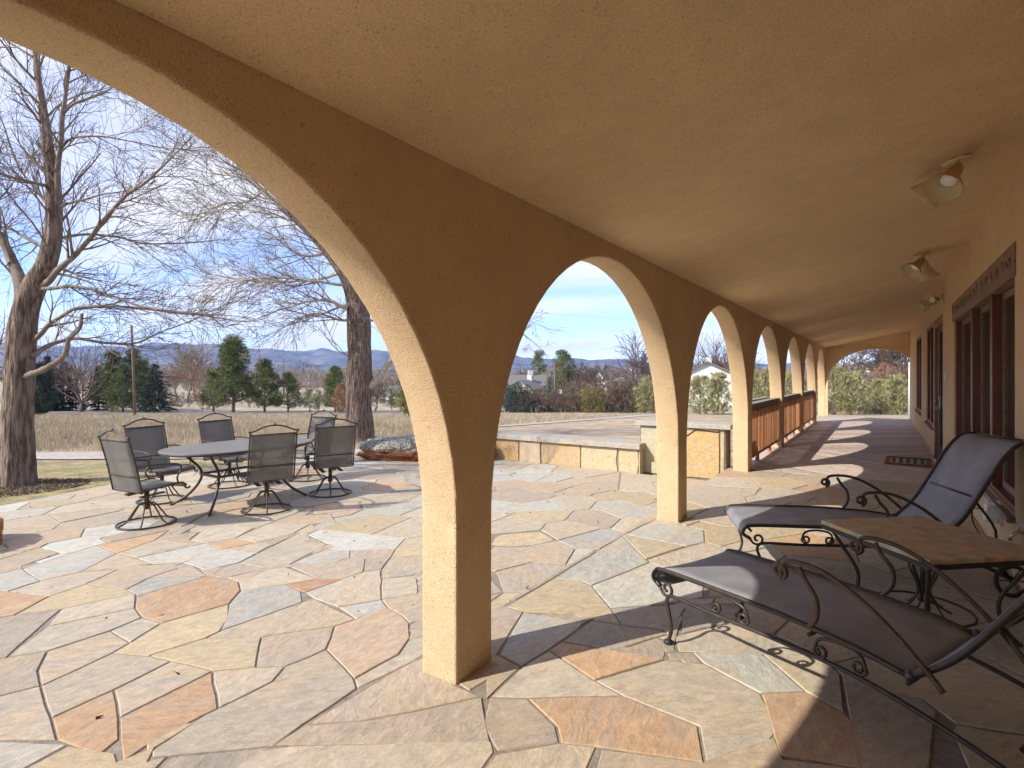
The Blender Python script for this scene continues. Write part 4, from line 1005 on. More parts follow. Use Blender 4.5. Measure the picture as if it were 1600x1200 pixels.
# dining set on the patio
tb = empty('patio_table', (-7.12, 4.10, PZ), 0, label='large oval grey metal table on curved legs in the middle of the patio', cat='table')
ax, ay = .60, .95
def ell(k, n, f=1, e=2.6):
    a = 2*PI*k/n; c, s_ = math.cos(a), math.sin(a)
    return (f*ax*math.copysign(abs(c)**(2/e), c), f*ay*math.copysign(abs(s_)**(2/e), s_))
mb = MB(); o1 = [ell(k, 64) for k in range(64)]; mb.prism(o1, .728, .748, .006); mb.build('table_top', mat('grey_metal_top', (.165, .15, .135), .5, var=.2, vscale=7, stretch=(1, 6, 1)), tb)
mb = MB(); mb.tube([(x, y, .722) for x, y in [ell(k, 64, .985) for k in range(64)]], .016, 8, closed=True); mb.build('rim', M['iron'], tb)
for k in range(9):
    pass
for sx in (-1, 1):
    for sy in (-1, 1):
        mb = MB(); mb.tube(smooth([(sx*.40, sy*.62, .715), (sx*.30, sy*.52, .60), (sx*.22, sy*.42, .46), (sx*.22, sy*.42, .32), (sx*.32, sy*.52, .14), (sx*.47, sy*.66, .008)], 5), .017, 8); mb.ball((sx*.47, sy*.66, .012), .02); mb.build('leg', M['iron'], tb)
mb = MB()
for sx in (-1, 1): mb.bar((sx*.22, -.42, .40), (sx*.22, .42, .40), .028, .03)
for sy in (-1, 1): mb.bar((-.22, sy*.42, .40), (.22, sy*.42, .40), .028, .03)
mb.build('stretcher', M['iron_brown'], tb)
def make_chair():
    """facing +y; origin on the floor under the swivel"""
    t = empty('swivel_chair'); W = .265; I = M['iron']
    seat = [(p.x, p.z) for p in smooth([(.275, 0, .40), (.255, 0, .44), (.20, 0, .452), (0, 0, .437), (-.19, 0, .428)], 4)]
    back = [(p.x, p.z) for p in smooth([(-.205, 0, .40), (-.225, 0, .50), (-.265, 0, .70), (-.335, 0, .97)], 4)]
    Rz = Matrix.Rotation(PI/2, 4, 'Z')
    def rot(mb):
        mb.v = [tuple(Rz @ Vector(v)) for v in mb.v]; return mb
    mb = MB(); sheet(mb, seat, -W+.015, W-.015, ny=4, sag=.012); rot(mb).build('seat_sling', M['sling_chair'], t)
    mb = MB(); sheet(mb, back, -W+.015, W-.015, ny=4); rot(mb).build('back_sling', M['sling_chair'], t)
    for y in (-W, W):
        mb = MB(); mb.tube([(.30+.03*math.cos(a), y, .405+.03*math.sin(a)) for a in [PI*1.9-i*.42 for i in range(10)]]+[(x, y, z) for x, z in seat]+[(-.205, y, .40)]+[(x, y, z) for x, z in back]+[(-.345, y, 1.0)], .0105, 6); mb.ball((-.347, y*1.03, 1.008), .016); rot(mb).build('side_frame', I, t)
        yo = y*1.12; mb = MB(); mb.tube(smooth([(-.275, y, .69), (-.16, yo, .70), (.04, yo, .69), (.17, yo, .67), (.205, yo, .61), (.16, yo, .53), (.19, y, .452)], 4), .0095, 6); rot(mb).build('arm', I, t)
    mb = MB(); mb.tube(smooth([(-.347, -W*1.03, 1.008), (-.350, -W*.8, 1.022), (-.354, -W*.45, 1.062), (-.356, 0, 1.080), (-.354, W*.45, 1.062), (-.350, W*.8, 1.022), (-.347, W*1.03, 1.008)], 4), .010, 6); mb.ball((-.356, 0, 1.09), .016)
    rot(mb).build('back_frame', I, t)
    for xx, zz in ((-.243, .58), (-.335, .972)): mb = MB(); mb.tube([(xx, -W, zz), (xx, W, zz)], .009, 6); rot(mb).build('cross_bar', I, t)
    mb = MB(); mb.bar((.15, 0, .40), (-.22, 0, .37), .06, .02); mb.tube([(-.14, -W, .42), (-.14, W, .42)], .011, 6); mb.tube([(.14, -W, .43), (.14, W, .43)], .011, 6); mb.bar((-.14, -.12, .335), (.12, -.12, .35), .05, .012); mb.bar((-.14, .12, .335), (.12, .12, .35), .05, .012); rot(mb).build('rocker_plate', M['iron_brown'], t)
    mb = MB(); mb.tube([(0, 0, .37), (0, 0, .20)], .026, 10); mb.ball((0, 0, .195), .036); mb.build('pedestal', M['iron_brown'], t)
    for k in range(6):
        a = k*PI/3+.3; mb = MB(); mb.tube(smooth([(.02*math.cos(a), .02*math.sin(a), .235), (.08*math.cos(a), .08*math.sin(a), .225), (.15*math.cos(a), .15*math.sin(a), .13), (.21*math.cos(a), .21*math.sin(a), .045), (.285*math.cos(a), .285*math.sin(a), .014)], 4), .0085, 6); mb.build('leg', I, t)
    mb = MB(); mb.tube([(.285*math.cos(a), .285*math.sin(a), .014) for a in [2*PI*k/28 for k in range(28)]], .0105, 6, closed=True); mb.build('base_ring', I, t)
    return t
ch0 = make_chair()
spots = [((-6.88, 2.86), 8, 'swivel patio chair at the near end of the oval table, seen from behind'),
         ((-6.34, 3.98), 72, 'swivel patio chair on the porch side of the table, the nearer one'),
         ((-6.47, 5.03), 66, 'swivel patio chair on the porch side, nearest the boulder'),
         ((-7.98, 3.50), -78, 'swivel patio chair on the lawn side, nearest the left tree'),
         ((-8.22, 4.55), -84, 'swivel patio chair on the lawn side, under the tall green pine'),
         ((-7.70, 5.55), 188, 'swivel patio chair at the far end of the oval table')]
allch = []
for i, ((x, y), a, lb) in enumerate(spots):
    o = ch0 if i == 0 else copy_tree(ch0)
    o.location = (x, y, PZ+.002); o.rotation_euler = (0, 0, R(a)); tag(o, lb, 'chair', 'swivel chairs round the patio table')
# ---------------------------------------------------------------- vegetation
def tris(name, V, m, parent=None):
    """mesh of loose triangles from an (n,3,3) array"""
    V = np.asarray(V, dtype=np.float32); n = len(V); me = bpy.data.meshes.new(name)
    me.vertices.add(n*3); me.vertices.foreach_set('co', V.reshape(-1)); me.loops.add(n*3); me.loops.foreach_set('vertex_index', np.arange(n*3, dtype=np.int32))
    me.polygons.add(n); me.polygons.foreach_set('loop_start', np.arange(0, n*3, 3, dtype=np.int32)); me.materials.append(m); me.update(calc_edges=True); me.validate()
    return put(name, me, parent)
rng = np.random.default_rng(11)
def unit(v): return v/np.maximum(np.linalg.norm(v, axis=-1, keepdims=True), 1e-9)
def blades(P, D, ln, wd, k=1, spread=.6):
    """k slim blades from each point, along D with spread"""
    P = np.repeat(np.asarray(P, float), k, 0); D = np.repeat(np.asarray(D, float), k, 0)
    d = unit(D+rng.normal(0, spread, D.shape)); s = unit(np.cross(d, rng.normal(0, 1, D.shape)))
    l = ln*rng.uniform(.55, 1.25, (len(P), 1)); w_ = wd*rng.uniform(.6, 1.3, (len(P), 1))
    return np.stack([P-s*w_/2, P+s*w_/2, P+d*l], 1)
def conifer(loc, h, wd, kind, label, lean=0, seed=0, trunk_show=.12, m=None, n=None, group='evergreens beyond the road'):
    r = np.random.default_rng(seed); name = {'spruce': 'spruce_tree', 'pine': 'pine_tree', 'juniper': 'juniper_tree'}[kind]
    t = empty(name, loc, label=label, cat='tree', group=group)
    tk = MB(); pts = [(math.sin(z*2.1+seed)*.05*h*.15, math.cos(z*1.7+seed)*.04*h*.15, z*h*.96) for z in np.linspace(-.03, 1, 10)]
    tk.tube(pts, [max(.02, .024*h*(1-.9*i/9)) for i in range(10)], 7); tk.build('trunk', M['pole'], t)
    br = MB(); P = []; D = []
    if kind == 'spruce':
        nb = n or int(26*h/7); z = trunk_show*h
        for lv in range(nb):
            zz = trunk_show*h+(h*.97-trunk_show*h)*(lv/nb)**.93; rad = wd/2*(1-lv/nb)**.85*r.uniform(.75, 1.12)
            for k in range(9):
                a = r.uniform(0, 2*PI); ra = rad*r.uniform(.6, 1.1); e = Vector((math.cos(a)*ra, math.sin(a)*ra, zz-.18*ra+r.uniform(-.1, .1)))
                mm = max(4, int(ra*12)); tt = r.uniform(.15, 1, mm)
                for q in tt:
                    P.append((e.x*q, e.y*q, zz+(e.z-zz)*q+.05*math.sin(q*3))); D.append((e.x/ra*.8, e.y/ra*.8, -.15))
        V = blades(P, D, .40*h/7, .085*h/7, 5, .45); V = np.concatenate([V])
    elif kind == 'pine':
        ncl = n or 46
        for c in range(ncl):
            u = trunk_show+(1-trunk_show)*(c+.5)/ncl; rad = wd/2*((1-u)**.75*1.12 if u > .3 else .72+.5*u)*r.uniform(.35, 1.08)
            a = r.uniform(0, 2*PI); z = u*h; cc = np.array([math.cos(a)*rad, math.sin(a)*rad, min(h*.99, z+.12*rad)])
            br.tube(smooth([(0, 0, z-.25*rad), (cc[0]*.5, cc[1]*.5, z-.1*rad), tuple(cc)], 3), [.05*h/7*(1-.8*i/6) for i in range(7)], 4)
            s = wd*r.uniform(.075, .155); m_ = int(75)
            q = unit(r.normal(0, 1, (m_, 3)))*r.uniform(.2, 1, (m_, 1))**.5*np.array([1.15, 1.15, .62])*s
            P.extend((cc+q).tolist()); D.extend((unit(q)+np.array([0, 0, .5])).tolist())
        V = blades(P, D, .27*h/7, .05*h/7, 5, .55)
    else:
        m_ = n or int(900*h*wd/9)
        u = r.uniform(0, 1, m_)**.9; a = r.uniform(0, 2*PI, m_); rad = wd/2*np.sin(np.clip(PI*(.18+.82*(1-u))*.95, 0, PI))**.6*np.clip(1.5-u, .3, 1)*r.uniform(.35, 1, m_)**.45
        rad *= .82+.3*np.sin(a*5+u*9+seed)
        Pn = np.stack([np.cos(a)*rad, np.sin(a)*rad, u*h*.97+.05], 1); P = Pn; D = np.stack([np.cos(a)*.5, np.sin(a)*.5, np.full(m_, .8)], 1)
        V = blades(P, D, .34*h/3.5, .06*h/3.5, 6, .4)
    tris('crown', V, m or M[{'spruce': 'spruce', 'pine': 'pine', 'juniper': 'juniper'}[kind]], t)
    if br.v: tag(br.build('boughs', M['pole'], t), kind='stuff')
    return t
def shrub(loc, h, wd, m, label, seed=0, n=900, group=None, dense=5, cat='shrub', name='shrub'):
    r = np.random.default_rng(seed); t = empty(name, loc, label=label, cat=cat, group=group)
    st = MB(); P = []; D = []
    for k in range(int(16)):
        a = r.uniform(0, 2*PI); e = Vector((math.cos(a)*wd*.42*r.uniform(.2, 1), math.sin(a)*wd*.42*r.uniform(.2, 1), h*r.uniform(.6, .98)))
        pts = smooth([(0, 0, -.1), (e.x*.35, e.y*.35, e.z*.5), tuple(e)], 3); st.tube(pts, [.035*h/3*(1-.75*i/(len(pts)-1)) for i in range(len(pts))], 4)
    st.build('stems', M['twig'], t)
    u = r.uniform(0, 1, n); a = r.uniform(0, 2*PI, n); rr_ = r.uniform(.2, 1, n)**.5
    prof = np.sin(np.clip(PI*(.12+.80*u), 0, PI))**.55; lump = 1+.22*np.sin(a*3+seed)*np.cos(u*7+seed*2)
    P = np.stack([np.cos(a)*wd/2*rr_*prof*lump, np.sin(a)*wd/2*rr_*prof*lump, u*h*(.93+.14*np.sin(a*4+seed))], 1); D = np.stack([np.cos(a)*.6, np.sin(a)*.6, .25+u], 1)
    tris('foliage', blades(P, D, .36*h/3, .045*h/3, dense, .5), m, t)
    return t
def rotv(d, ang, az):
    o = d.orthogonal().normalized(); o.rotate(Matrix.Rotation(az, 3, d)); v = d*math.cos(ang)+o*math.sin(ang); return v.normalized()
def grow(mbs, p, d, ln, r, lev, maxl, rnd, kid=(6, 5, 4), up=.04, wig=.10, rmin=.0028, sp=(.4, .85), pull=None):
    ns = 5 if lev == 0 else 4 if lev == 1 else 3; pts = [p.copy()]; q = p.copy(); st = ln/ns
    for i in range(ns):
        d = (d+Vector((rnd.gauss(0, wig), rnd.gauss(0, wig), rnd.gauss(0, wig)+up))).normalized()
        if pull: d = (d+pull*.06).normalized()
        q = q+d*st; pts.append(q.copy())
    rs = [max(rmin, r*(1-.72*i/ns)) for i in range(ns+1)]
    mbs[min(lev, len(mbs)-1)].tube(pts, rs, 5 if lev == 0 else 4 if lev == 1 else 3, cap=False)
    if lev < maxl:
        for k in range(kid[min(lev, len(kid)-1)]):
            t = rnd.uniform(.18, 1.0); x = t*ns; i = min(ns-1, int(x)); b = pts[i].lerp(pts[i+1], x-i); dd = (pts[i+1]-pts[i]).normalized()
            grow(mbs, b, rotv(dd, rnd.uniform(*sp), rnd.uniform(0, 2*PI)), ln*rnd.uniform(.50, .88)*(1.15-.4*t), max(rmin, rs[i]*.55), lev+1, maxl, rnd, kid, up, wig, rmin, sp, pull)
def limb(mbs, pts, r0, r1, rnd, step, ln, maxl=2, kid=(6, 4, 3), start=.15, n=7, up=.03, rmin=.0028, k=4, sp=(.4, .9), pull=None):
    P = smooth(pts, k); m = len(P); rs = [r0+(r1-r0)*(i/(m-1))**.8 for i in range(m)]
    P = [p+noise.noise_vector(p*2.3)*min(.03, r0*.6) for p in P]
    mbs[0].tube(P, rs, n)
    tot = sum((P[i+1]-P[i]).length for i in range(m-1)); s = tot*start; acc = 0; nxt = s
    for i in range(m-1):
        seg = (P[i+1]-P[i]); L_ = seg.length
        while nxt < acc+L_:
            b = P[i]+seg*((nxt-acc)/L_); f = nxt/tot
            grow(mbs, b, rotv(seg.normalized(), rnd.uniform(*sp), rnd.uniform(0, 2*PI)), ln*(1.1-.45*f)*rnd.uniform(.6, 1.15), max(rmin*1.5, min(rs[i]*.5, .022)), 1, maxl+1, rnd, (0,)+kid, up, rmin=rmin, sp=sp, pull=pull)
            nxt += step*rnd.uniform(.6, 1.4)
        acc += L_
    grow(mbs, P[-1], (P[-1]-P[-2]).normalized(), ln*.9, r1, 1, maxl+1, rnd, (0,)+kid, up, rmin=rmin, sp=sp, pull=pull)
def trunk(par, pts, rad, m, flare=1.25, n=26):
    P = smooth(pts, 6); mm = len(P); mb = MB(); vs = []; nr = len(rad)-1
    for i, p in enumerate(P):
        x = i/(mm-1)*nr; k0 = min(nr-1, int(x)); r = rad[k0]+(rad[k0+1]-rad[k0])*(x-k0); r *= 1+(flare-1)*max(0, 1-i/(mm*.16))
        for k in range(n):
            a = 2*PI*k/n; q = 1+.05*math.sin(a*7+i*.25)+.035*math.sin(a*11-i*.4)+.09*noise.noise(Vector((math.cos(a)*1.5, math.sin(a)*1.5, i*.25)))
            vs.append(p+Vector((math.cos(a), math.sin(a), 0))*r*q)
    mb.add(vs, [(i*n+k, i*n+(k+1) % n, (i+1)*n+(k+1) % n, (i+1)*n+k) for i in range(mm-1) for k in range(n)], True)
    return mb.build('trunk', m, par)
# big bare tree at the left edge
def px_pts(l, f0): return [at(x, y, f0+d) for x, y, d in l]
rnd = random.Random(5); F0 = 8.7
lt = empty('bare_tree', tuple(ground(F0, (28-800)/860*F0)), label='tall bare tree with forked furrowed trunk on the lawn at the left edge', cat='tree')
def local(o, pts): return [p-Vector(o.location) for p in pts]
trunk(lt, local(lt, px_pts([(27, 764, 0), (28, 720, 0), (28, 660, 0), (29, 600, 0), (33, 540, 0), (40, 490, 0), (52, 450, 0), (72, 412, 0), (82, 370, 0), (84, 300, 0), (76, 235, 0), (66, 165, 0)], F0)), (.225, .21, .198, .19, .182, .176, .16, .14, .12, .10, .078, .055), M['bark'], 1.1)
mbs = [MB(), MB(), MB(), MB()]
def LL(l, r0, r1, step=.15, ln=.95, **k): limb(mbs, local(lt, px_pts(l, F0)), r0, r1, rnd, step*1.15, ln, kid=(5, 3, 2), **k)
right = RT*.8+Vector((0, 0, -.1))
LL([(46, 470, 0), (54, 447, 0), (73, 411, 0), (82, 370, 0), (84, 300, 0), (76, 235, 0), (66, 165, 0), (58, 100, 0), (50, 40, 0), (45, -60, 0)], .10, .03, step=.16, ln=1.15)
LL([(38, 475, 0), (30, 440, .1), (18, 405, .2), (2, 375, .2), (-20, 330, .3), (-45, 240, .4)], .12, .03, ln=1.2)
LL([(90, 330, 0), (93, 290, -.1), (93, 235, -.2), (99, 175, -.3), (108, 110, -.3), (112, 40, -.3)], .05, .02)
LL([(66, 448, 0), (84, 430, -.2), (113, 402, -.4), (150, 358, -.6), (190, 312, -.8), (222, 290, -.9), (272, 245, -1.0)], .055, .012, ln=.85, pull=right)
LL([(60, 452, 0), (95, 449, -.3), (130, 449, -.5), (175, 462, -.7), (230, 481, -.9), (290, 489, -1), (335, 492, -1)], .034, .008, ln=.7, pull=right)
LL([(52, 532, 0), (80, 505, -.3), (115, 484, -.5), (170, 477, -.6), (250, 486, -.6), (330, 495, -.5)], .040, .008, ln=.75, pull=right)
LL([(50, 557, 0), (70, 543, .2), (95, 533, .4), (125, 528, .5), (165, 537, .5), (205, 536, .5), (260, 517, .5), (305, 498, .5)], .045, .008, ln=.7, pull=right)
LL([(92, 372, 0), (110, 369, .3), (140, 366, .5), (185, 370, .6), (230, 381, .7), (300, 379, .8), (350, 375, .8)], .030, .008, ln=.75, pull=right)
LL([(92, 326, 0), (108, 317, -.2), (135, 312, -.4), (165, 303, -.5), (215, 297, -.5)], .026, .006, ln=.7, pull=right)
LL([(92, 236, 0), (106, 220, -.2), (125, 214, -.3), (165, 214, -.4), (210, 222, -.4), (262, 232, -.4)], .024, .006, ln=.7, pull=right)
LL([(98, 178, -.3), (118, 160, -.4), (150, 150, -.5), (180, 132, -.6), (205, 92, -.6)], .022, .006, ln=.7)
LL([(74, 182, 0), (92, 165, .2), (120, 150, .4), (175, 135, .5)], .018, .006, ln=.6)
LL([(76, 390, 0), (40, 372, .3), (0, 345, .6), (-40, 320, .8)], .03, .01)
LL([(80, 330, 0), (60, 300, .4), (30, 262, .6), (0, 180, .8)], .03, .01)
LL([(76, 290, 0), (50, 285, -.5), (10, 275, -.8), (-30, 260, -1)], .03, .01)
LL([(34, 560, 0), (10, 545, .4), (-30, 530, .6)], .04, .01)
LL([(30, 612, 0), (10, 596, .1), (-25, 560, .3), (-60, 500, .4)], .10, .03)
for mb, nm, m in zip(mbs[:2], ('limbs', 'branches'), (M['bark_small'], M['bark_small'])): tag(mb.build(nm, m, lt), kind='stuff')
tw = MB(); tw.v = mbs[2].v; tw.f = mbs[2].f; tw.sm = mbs[2].sm; tw.add(mbs[3].v, mbs[3].f, True); tag(tw.build('twigs', M['twig'], lt), kind='stuff')
mb = MB(); bl = local(lt, px_pts([(34, 593, 0), (45, 586, -.1), (62, 580, -.25), (78, 572, -.35), (90, 565, -.4), (100, 556, -.45), (105, 544, -.5), (107, 532, -.5), (116, 522, -.55), (125, 512, -.6), (128, 490, -.6)], F0))
mb.tube(smooth(bl, 3), [(.052-.030*i/30)*(1+.12*math.sin(i*2.1)) for i in range(31)], 9); mb.build('pale_broken_limb', M['bark_small'], lt)
# big bare tree behind the boulder
rnd = random.Random(9); F1 = 17.0
mt = empty('bare_tree', tuple(bearing(562, F1)), label='massive furrowed bare tree behind the boulder, leaning crown over the field', cat='tree')
def ML(l, r0, r1, step=.2, ln=1.5, **k): limb(mbs, local(mt, px_pts(l, F1)), r0, r1, rnd, step*1.15, ln, rmin=.0055, kid=(5, 3, 3), **k)
mbs = [MB(), MB(), MB(), MB()]
trunk(mt, local(mt, px_pts([(562, 694, 0), (561, 660, 0), (561, 610, 0), (562, 560, 0), (561, 510, 0), (557, 470, 0), (545, 438, 0), (520, 402, 0), (484, 362, 0), (445, 328, 0)], F1)), (.40, .39, .375, .36, .345, .32, .26, .22, .19, .15), M['bark'], 1.15)
down = Vector((0, 0, -.35))+RT*-.35
ML([(556, 470, 0), (545, 440, 0), (520, 402, 0), (484, 362, 0), (445, 328, 0), (402, 292, 0), (372, 252, 0), (350, 206, 0), (328, 150, 0)], .17, .05, step=.16, ln=1.5)
ML([(560, 475, 0), (585, 420, .5), (618, 350, .8), (650, 260, 1), (670, 160, 1.2)], .2, .05, step=.3)
ML([(550, 470, 0), (535, 480, -.5), (515, 470, -.9), (480, 471, -1.2), (455, 480, -1.5)], .085, .02, pull=down)
ML([(545, 447, 0), (520, 444, -.4), (481, 438, -.8), (430, 433, -1.0), (380, 438, -1.1), (331, 446, -1.2)], .06, .012, pull=down*.6)
ML([(535, 425, 0), (500, 436, .4), (450, 440, .8), (381, 438, 1.2), (330, 428, 1.4), (281, 415, 1.5)], .055, .012, pull=down*.5)
ML([(510, 395, 0), (490, 400, -.4), (460, 395, -.8), (430, 370, -1), (390, 352, -1.2), (350, 345, -1.2)], .05, .012, pull=down*.5)
ML([(466, 345, 0), (440, 340, .3), (400, 330, .6), (350, 327, .8), (300, 345, .9)], .05, .012, pull=down*.5)
ML([(410, 300, 0), (385, 315, -.3), (350, 318, -.5), (310, 335, -.6), (270, 325, -.7)], .04, .01, pull=down*.5)
ML([(395, 285, 0), (365, 275, .3), (335, 270, .5), (300, 250, .6), (262, 240, .7)], .04, .01)
ML([(360, 230, 0), (335, 225, .3), (300, 205, .5), (270, 190, .6)], .035, .01)
ML([(553, 500, 0), (530, 500, -.3), (500, 490, -.6), (470, 495, -.9), (445, 510, -1.1)], .05, .012, pull=down)
ML([(548, 560, -.1), (535, 552, -.3), (520, 540, -.5), (505, 520, -.6)], .03, .008)
ML([(572, 608, 0), (585, 597, 0), (596, 585, 0), (603, 572, 0), (614, 558, 0), (622, 540, 0), (650, 500, 0)], .125, .06, start=.5)
ML([(576, 500, 0), (600, 505, .3), (625, 530, .5), (640, 560, .6)], .04, .01, pull=down)
ML([(570, 470, 0), (640, 440, .3), (720, 470, .6), (780, 500, .8), (815, 520, .9), (836, 536, 1.0)], .09, .01, step=.5, ln=.9)
ML([(720, 470, .6), (770, 478, .8), (800, 486, 1.0), (826, 500, 1.0)], .04, .008, step=.5, ln=.8)
for mb, nm in zip(mbs[:2], ('limbs', 'branches')): tag(mb.build(nm, M['bark_pale'] if nm == 'limbs' else M['bark_small'], mt), kind='stuff')
tw = MB(); tw.v = mbs[2].v; tw.f = mbs[2].f; tw.sm = mbs[2].sm; tw.add(mbs[3].v, mbs[3].f, True); tag(tw.build('twigs', M['twig_pale'], mt), kind='stuff')
rnd = random.Random(21)
def bare(loc, h, r, label, seed, m='bark_small', tw_='twig', spread=.5, kid=(8, 5, 4), maxl=2, rmin=.02, group=None, nl=8, fork=.28, wig=.13, up=.05):
    rd = random.Random(seed); t = empty('bare_tree', tuple(loc), label=label, cat='tree', group=group)
    top = Vector((rd.uniform(-.1, .1)*h, rd.uniform(-.1, .1)*h, h*fork))
    mb = MB(); mb.tube(smooth([(0, 0, -.3), (top.x*.5, top.y*.5, h*fork*.5), tuple(top)], 4), [r*(1.15-.05*i) for i in range(9)], 9); mb.build('trunk', M[m], t)
    ms = [MB(), MB(), MB(), MB()]
    for k in range(nl):
        a = 2*PI*k/nl+rd.uniform(-.3, .3); tilt = rd.uniform(.15, spread*1.4); d = Vector((math.cos(a)*math.sin(tilt), math.sin(a)*math.sin(tilt), math.cos(tilt)))
        s = top*rd.uniform(.75, 1)
        grow(ms, s, d, h*(1-fork)*rd.uniform(.65, .95), r*.5, 0, maxl, rd, kid, up, wig, rmin)
    c = MB()
    for q in ms: c.add(q.v, q.f, True)
    c.build('crown', M[tw_], t); return t
# evergreens beyond the road, by bearing in the photograph and depth
EV = 'evergreens beyond the road'
conifer(bearing(74, 63), 6.6, 5.2, 'spruce', 'dark spruce right beside the left tree trunk', seed=1, trunk_show=.02)
conifer(bearing(100, 65), 6.0, 5.0, 'spruce', 'dark spruce behind the vase shaped bare tree', seed=2, trunk_show=.02)
conifer(bearing(154, 66), 5.6, 4.6, 'spruce', 'dark spruce right of the vase shaped bare tree', seed=5, trunk_show=.03)
conifer(bearing(192, 61), 5.2, 4.2, 'pine', 'low bushy pine left of the road pole foot', seed=55, n=56, trunk_show=.05)
conifer(bearing(222, 64), 5.9, 4.6, 'pine', 'dull pine between the road pole and the skirted spruce', seed=56, n=56, trunk_show=.05)
conifer(bearing(62, 50), 4.6, 2.6, 'juniper', 'dark juniper half hidden by the left tree trunk', seed=12, m=M['spruce'])
bare(bearing(126, 61), 8.2, .22, 'dark vase shaped bare tree among the evergreens left of the road pole', 14, m='twig', tw_='twig', rmin=.022, fork=.12, spread=.75, nl=9, kid=(7, 4, 3), wig=.16)
conifer(bearing(176, 63), 6.8, 4.6, 'pine', 'thin dull pine just left of the nearest utility pole', seed=3, n=56)
conifer(bearing(208, 66), 7.2, 4.4, 'pine', 'sparse yellow green pine standing behind the nearest utility pole', seed=31, n=50)
conifer(bearing(243, 60), 5.6, 5.2, 'spruce', 'dark blue green spruce with a full conical skirt', seed=4, trunk_show=.02)
conifer(bearing(364, 60), 8.0, 5.6, 'pine', 'tallest green pine with open layered boughs above the lawn side chair', seed=6, n=95, trunk_show=.17)
conifer(bearing(334, 62), 4.6, 4.2, 'pine', 'bushy pine tucked against the left side of the tallest pine', seed=61, n=54, trunk_show=.1)
conifer(bearing(413, 60), 5.7, 4.4, 'pine', 'dark green pine right of the tallest pine', seed=7, n=74, trunk_show=.12)
conifer(bearing(450, 61), 4.3, 3.6, 'pine', 'short grey green pine in front of the distant cross arm pole', seed=8, n=52)
conifer(bearing(484, 61), 2.6, 2.6, 'pine', 'small dull pine between the grey pine and the big trunk', seed=81, n=20)
conifer(bearing(498, 60), 2.4, 2.2, 'pine', 'tiny open pine beside the road left of the big trunk', seed=82, n=16)
conifer(bearing(524, 60), 4.9, 3.8, 'pine', 'yellow green pine close to the left side of the big trunk', seed=9, n=70)
conifer(bearing(533, 57), 3.0, 1.9, 'juniper', 'rust brown columnar juniper touching the left side of the big trunk', seed=10, m=M['rust_brush'])
conifer(bearing(637, 62), 5.0, 4.6, 'pine', 'pine seen at the inner edge of the first arch', seed=11, n=40)
conifer(bearing(642, 46), 2.8, 2.6, 'juniper', 'yellow brown juniper low at the inner edge of the first arch', seed=13, m=M['olive_brush'])
bare(bearing(315, 63), 2.5, .05, 'small pinkish bare sapling by the road left of the tallest pine', 5, rmin=.018, tw_='rust_brush', kid=(6, 4), maxl=2)
bare(bearing(585, 64), 3.9, .12, 'low spreading grey green bare tree right of the big trunk', 6, rmin=.022, tw_='twig_pale', fork=.15, spread=.8)
conifer(bearing(612, 66), 2.6, 1.8, 'pine', 'tiny dark pine between the big trunk and the first arch', seed=83, n=14)
for i, (px, y, f, h, lb) in enumerate(((292, 0, 105, 11, 'pale cottonwood left of two beyond the meadow'), (306, 0, 112, 9, 'tan cottonwood with pinkish crown beyond the meadow'), (277, 0, 120, 7, 'faint small cottonwood beyond the spruce'))):
    bare(bearing(px, f), h, .22, lb, 40+i, m='twig_pale', tw_='twig_pale' if i != 1 else 'rust_brush', rmin=.035, fork=.35, kid=(7, 5))
# brush row and junipers right of the big pillar
BR = 'brush along the far side of the drive'
row = [(792, 62, 3.7, 4.6, 'spruce', 'dark thicket at the left end of the brush row'), (812, 60, 3.5, 3.6, 'spruce', 'dark tangled brush below the grey house'), (834, 61, 3.1, 4.0, 'brush', 'brown brush left of the two utility poles'),
       (858, 62, 3.0, 3.6, 'brush', 'low brown brush at the foot of the two poles'), (880, 61, 2.9, 3.8, 'brush', 'dull brown brush right of the two poles'), (903, 62, 3.9, 4.2, 'brush', 'taller grey brown brush in mid row'),
       (925, 60, 3.2, 3.4, 'olive_brush', 'olive yellow juniper in the middle of the brush row'), (948, 61, 3.9, 4.2, 'brush', 'dense brown brush under the right hand pole'), (972, 60, 4.3, 4.4, 'brush', 'tall brown brush right of the third pole'),
       (995, 61, 4.6, 4.4, 'brush', 'tallest brown brush at the second pillar'), (1018, 58, 4.6, 4.0, 'juniper', 'green juniper at the right end of the brush row')]
for i, (px, f, h, wd, m, lb) in enumerate(row): shrub(bearing(px, f), h*.80, wd, M[m], lb, seed=100+i, n=1100, group=BR)
conifer(bearing(880, 84), 8.2, 6.4, 'pine', 'dark green pine standing right behind the two utility poles', seed=20, n=44, group='trees among the far houses')
conifer(bearing(860, 80), 4.6, 3.0, 'spruce', 'small blue spruce between the two utility poles', seed=21, m=M['bluespruce'], group='trees among the far houses')
conifer(bearing(842, 150), 12.5, 8, 'pine', 'distant dark pine above the grey house', seed=22, n=30, group='trees among the far houses')
for i, (px, f, h, lb) in enumerate(((815, 120, 6.4, 'hazy bare tree above the grey house roof'), (905, 100, 6.6, 'broad tan bare tree in the middle of the second arch'), (930, 96, 6.2, 'dark twiggy bare tree left of the third pole'), (1003, 75, 8.4, 'tall grey bare tree beside the second pillar'),
                                   (1118, 92, 9.4, 'wide bare crown above the white gabled house'), (1146, 85, 7.6, 'bare tree right of the white gabled house'))):
    bare(bearing(px, f), h, .25, lb, 60+i, m='twig', tw_='twig', rmin=.032, fork=.3, kid=(8, 5), nl=9, spread=.7, group='bare trees among the far houses')
GR = 'yellow green junipers beyond the deck'
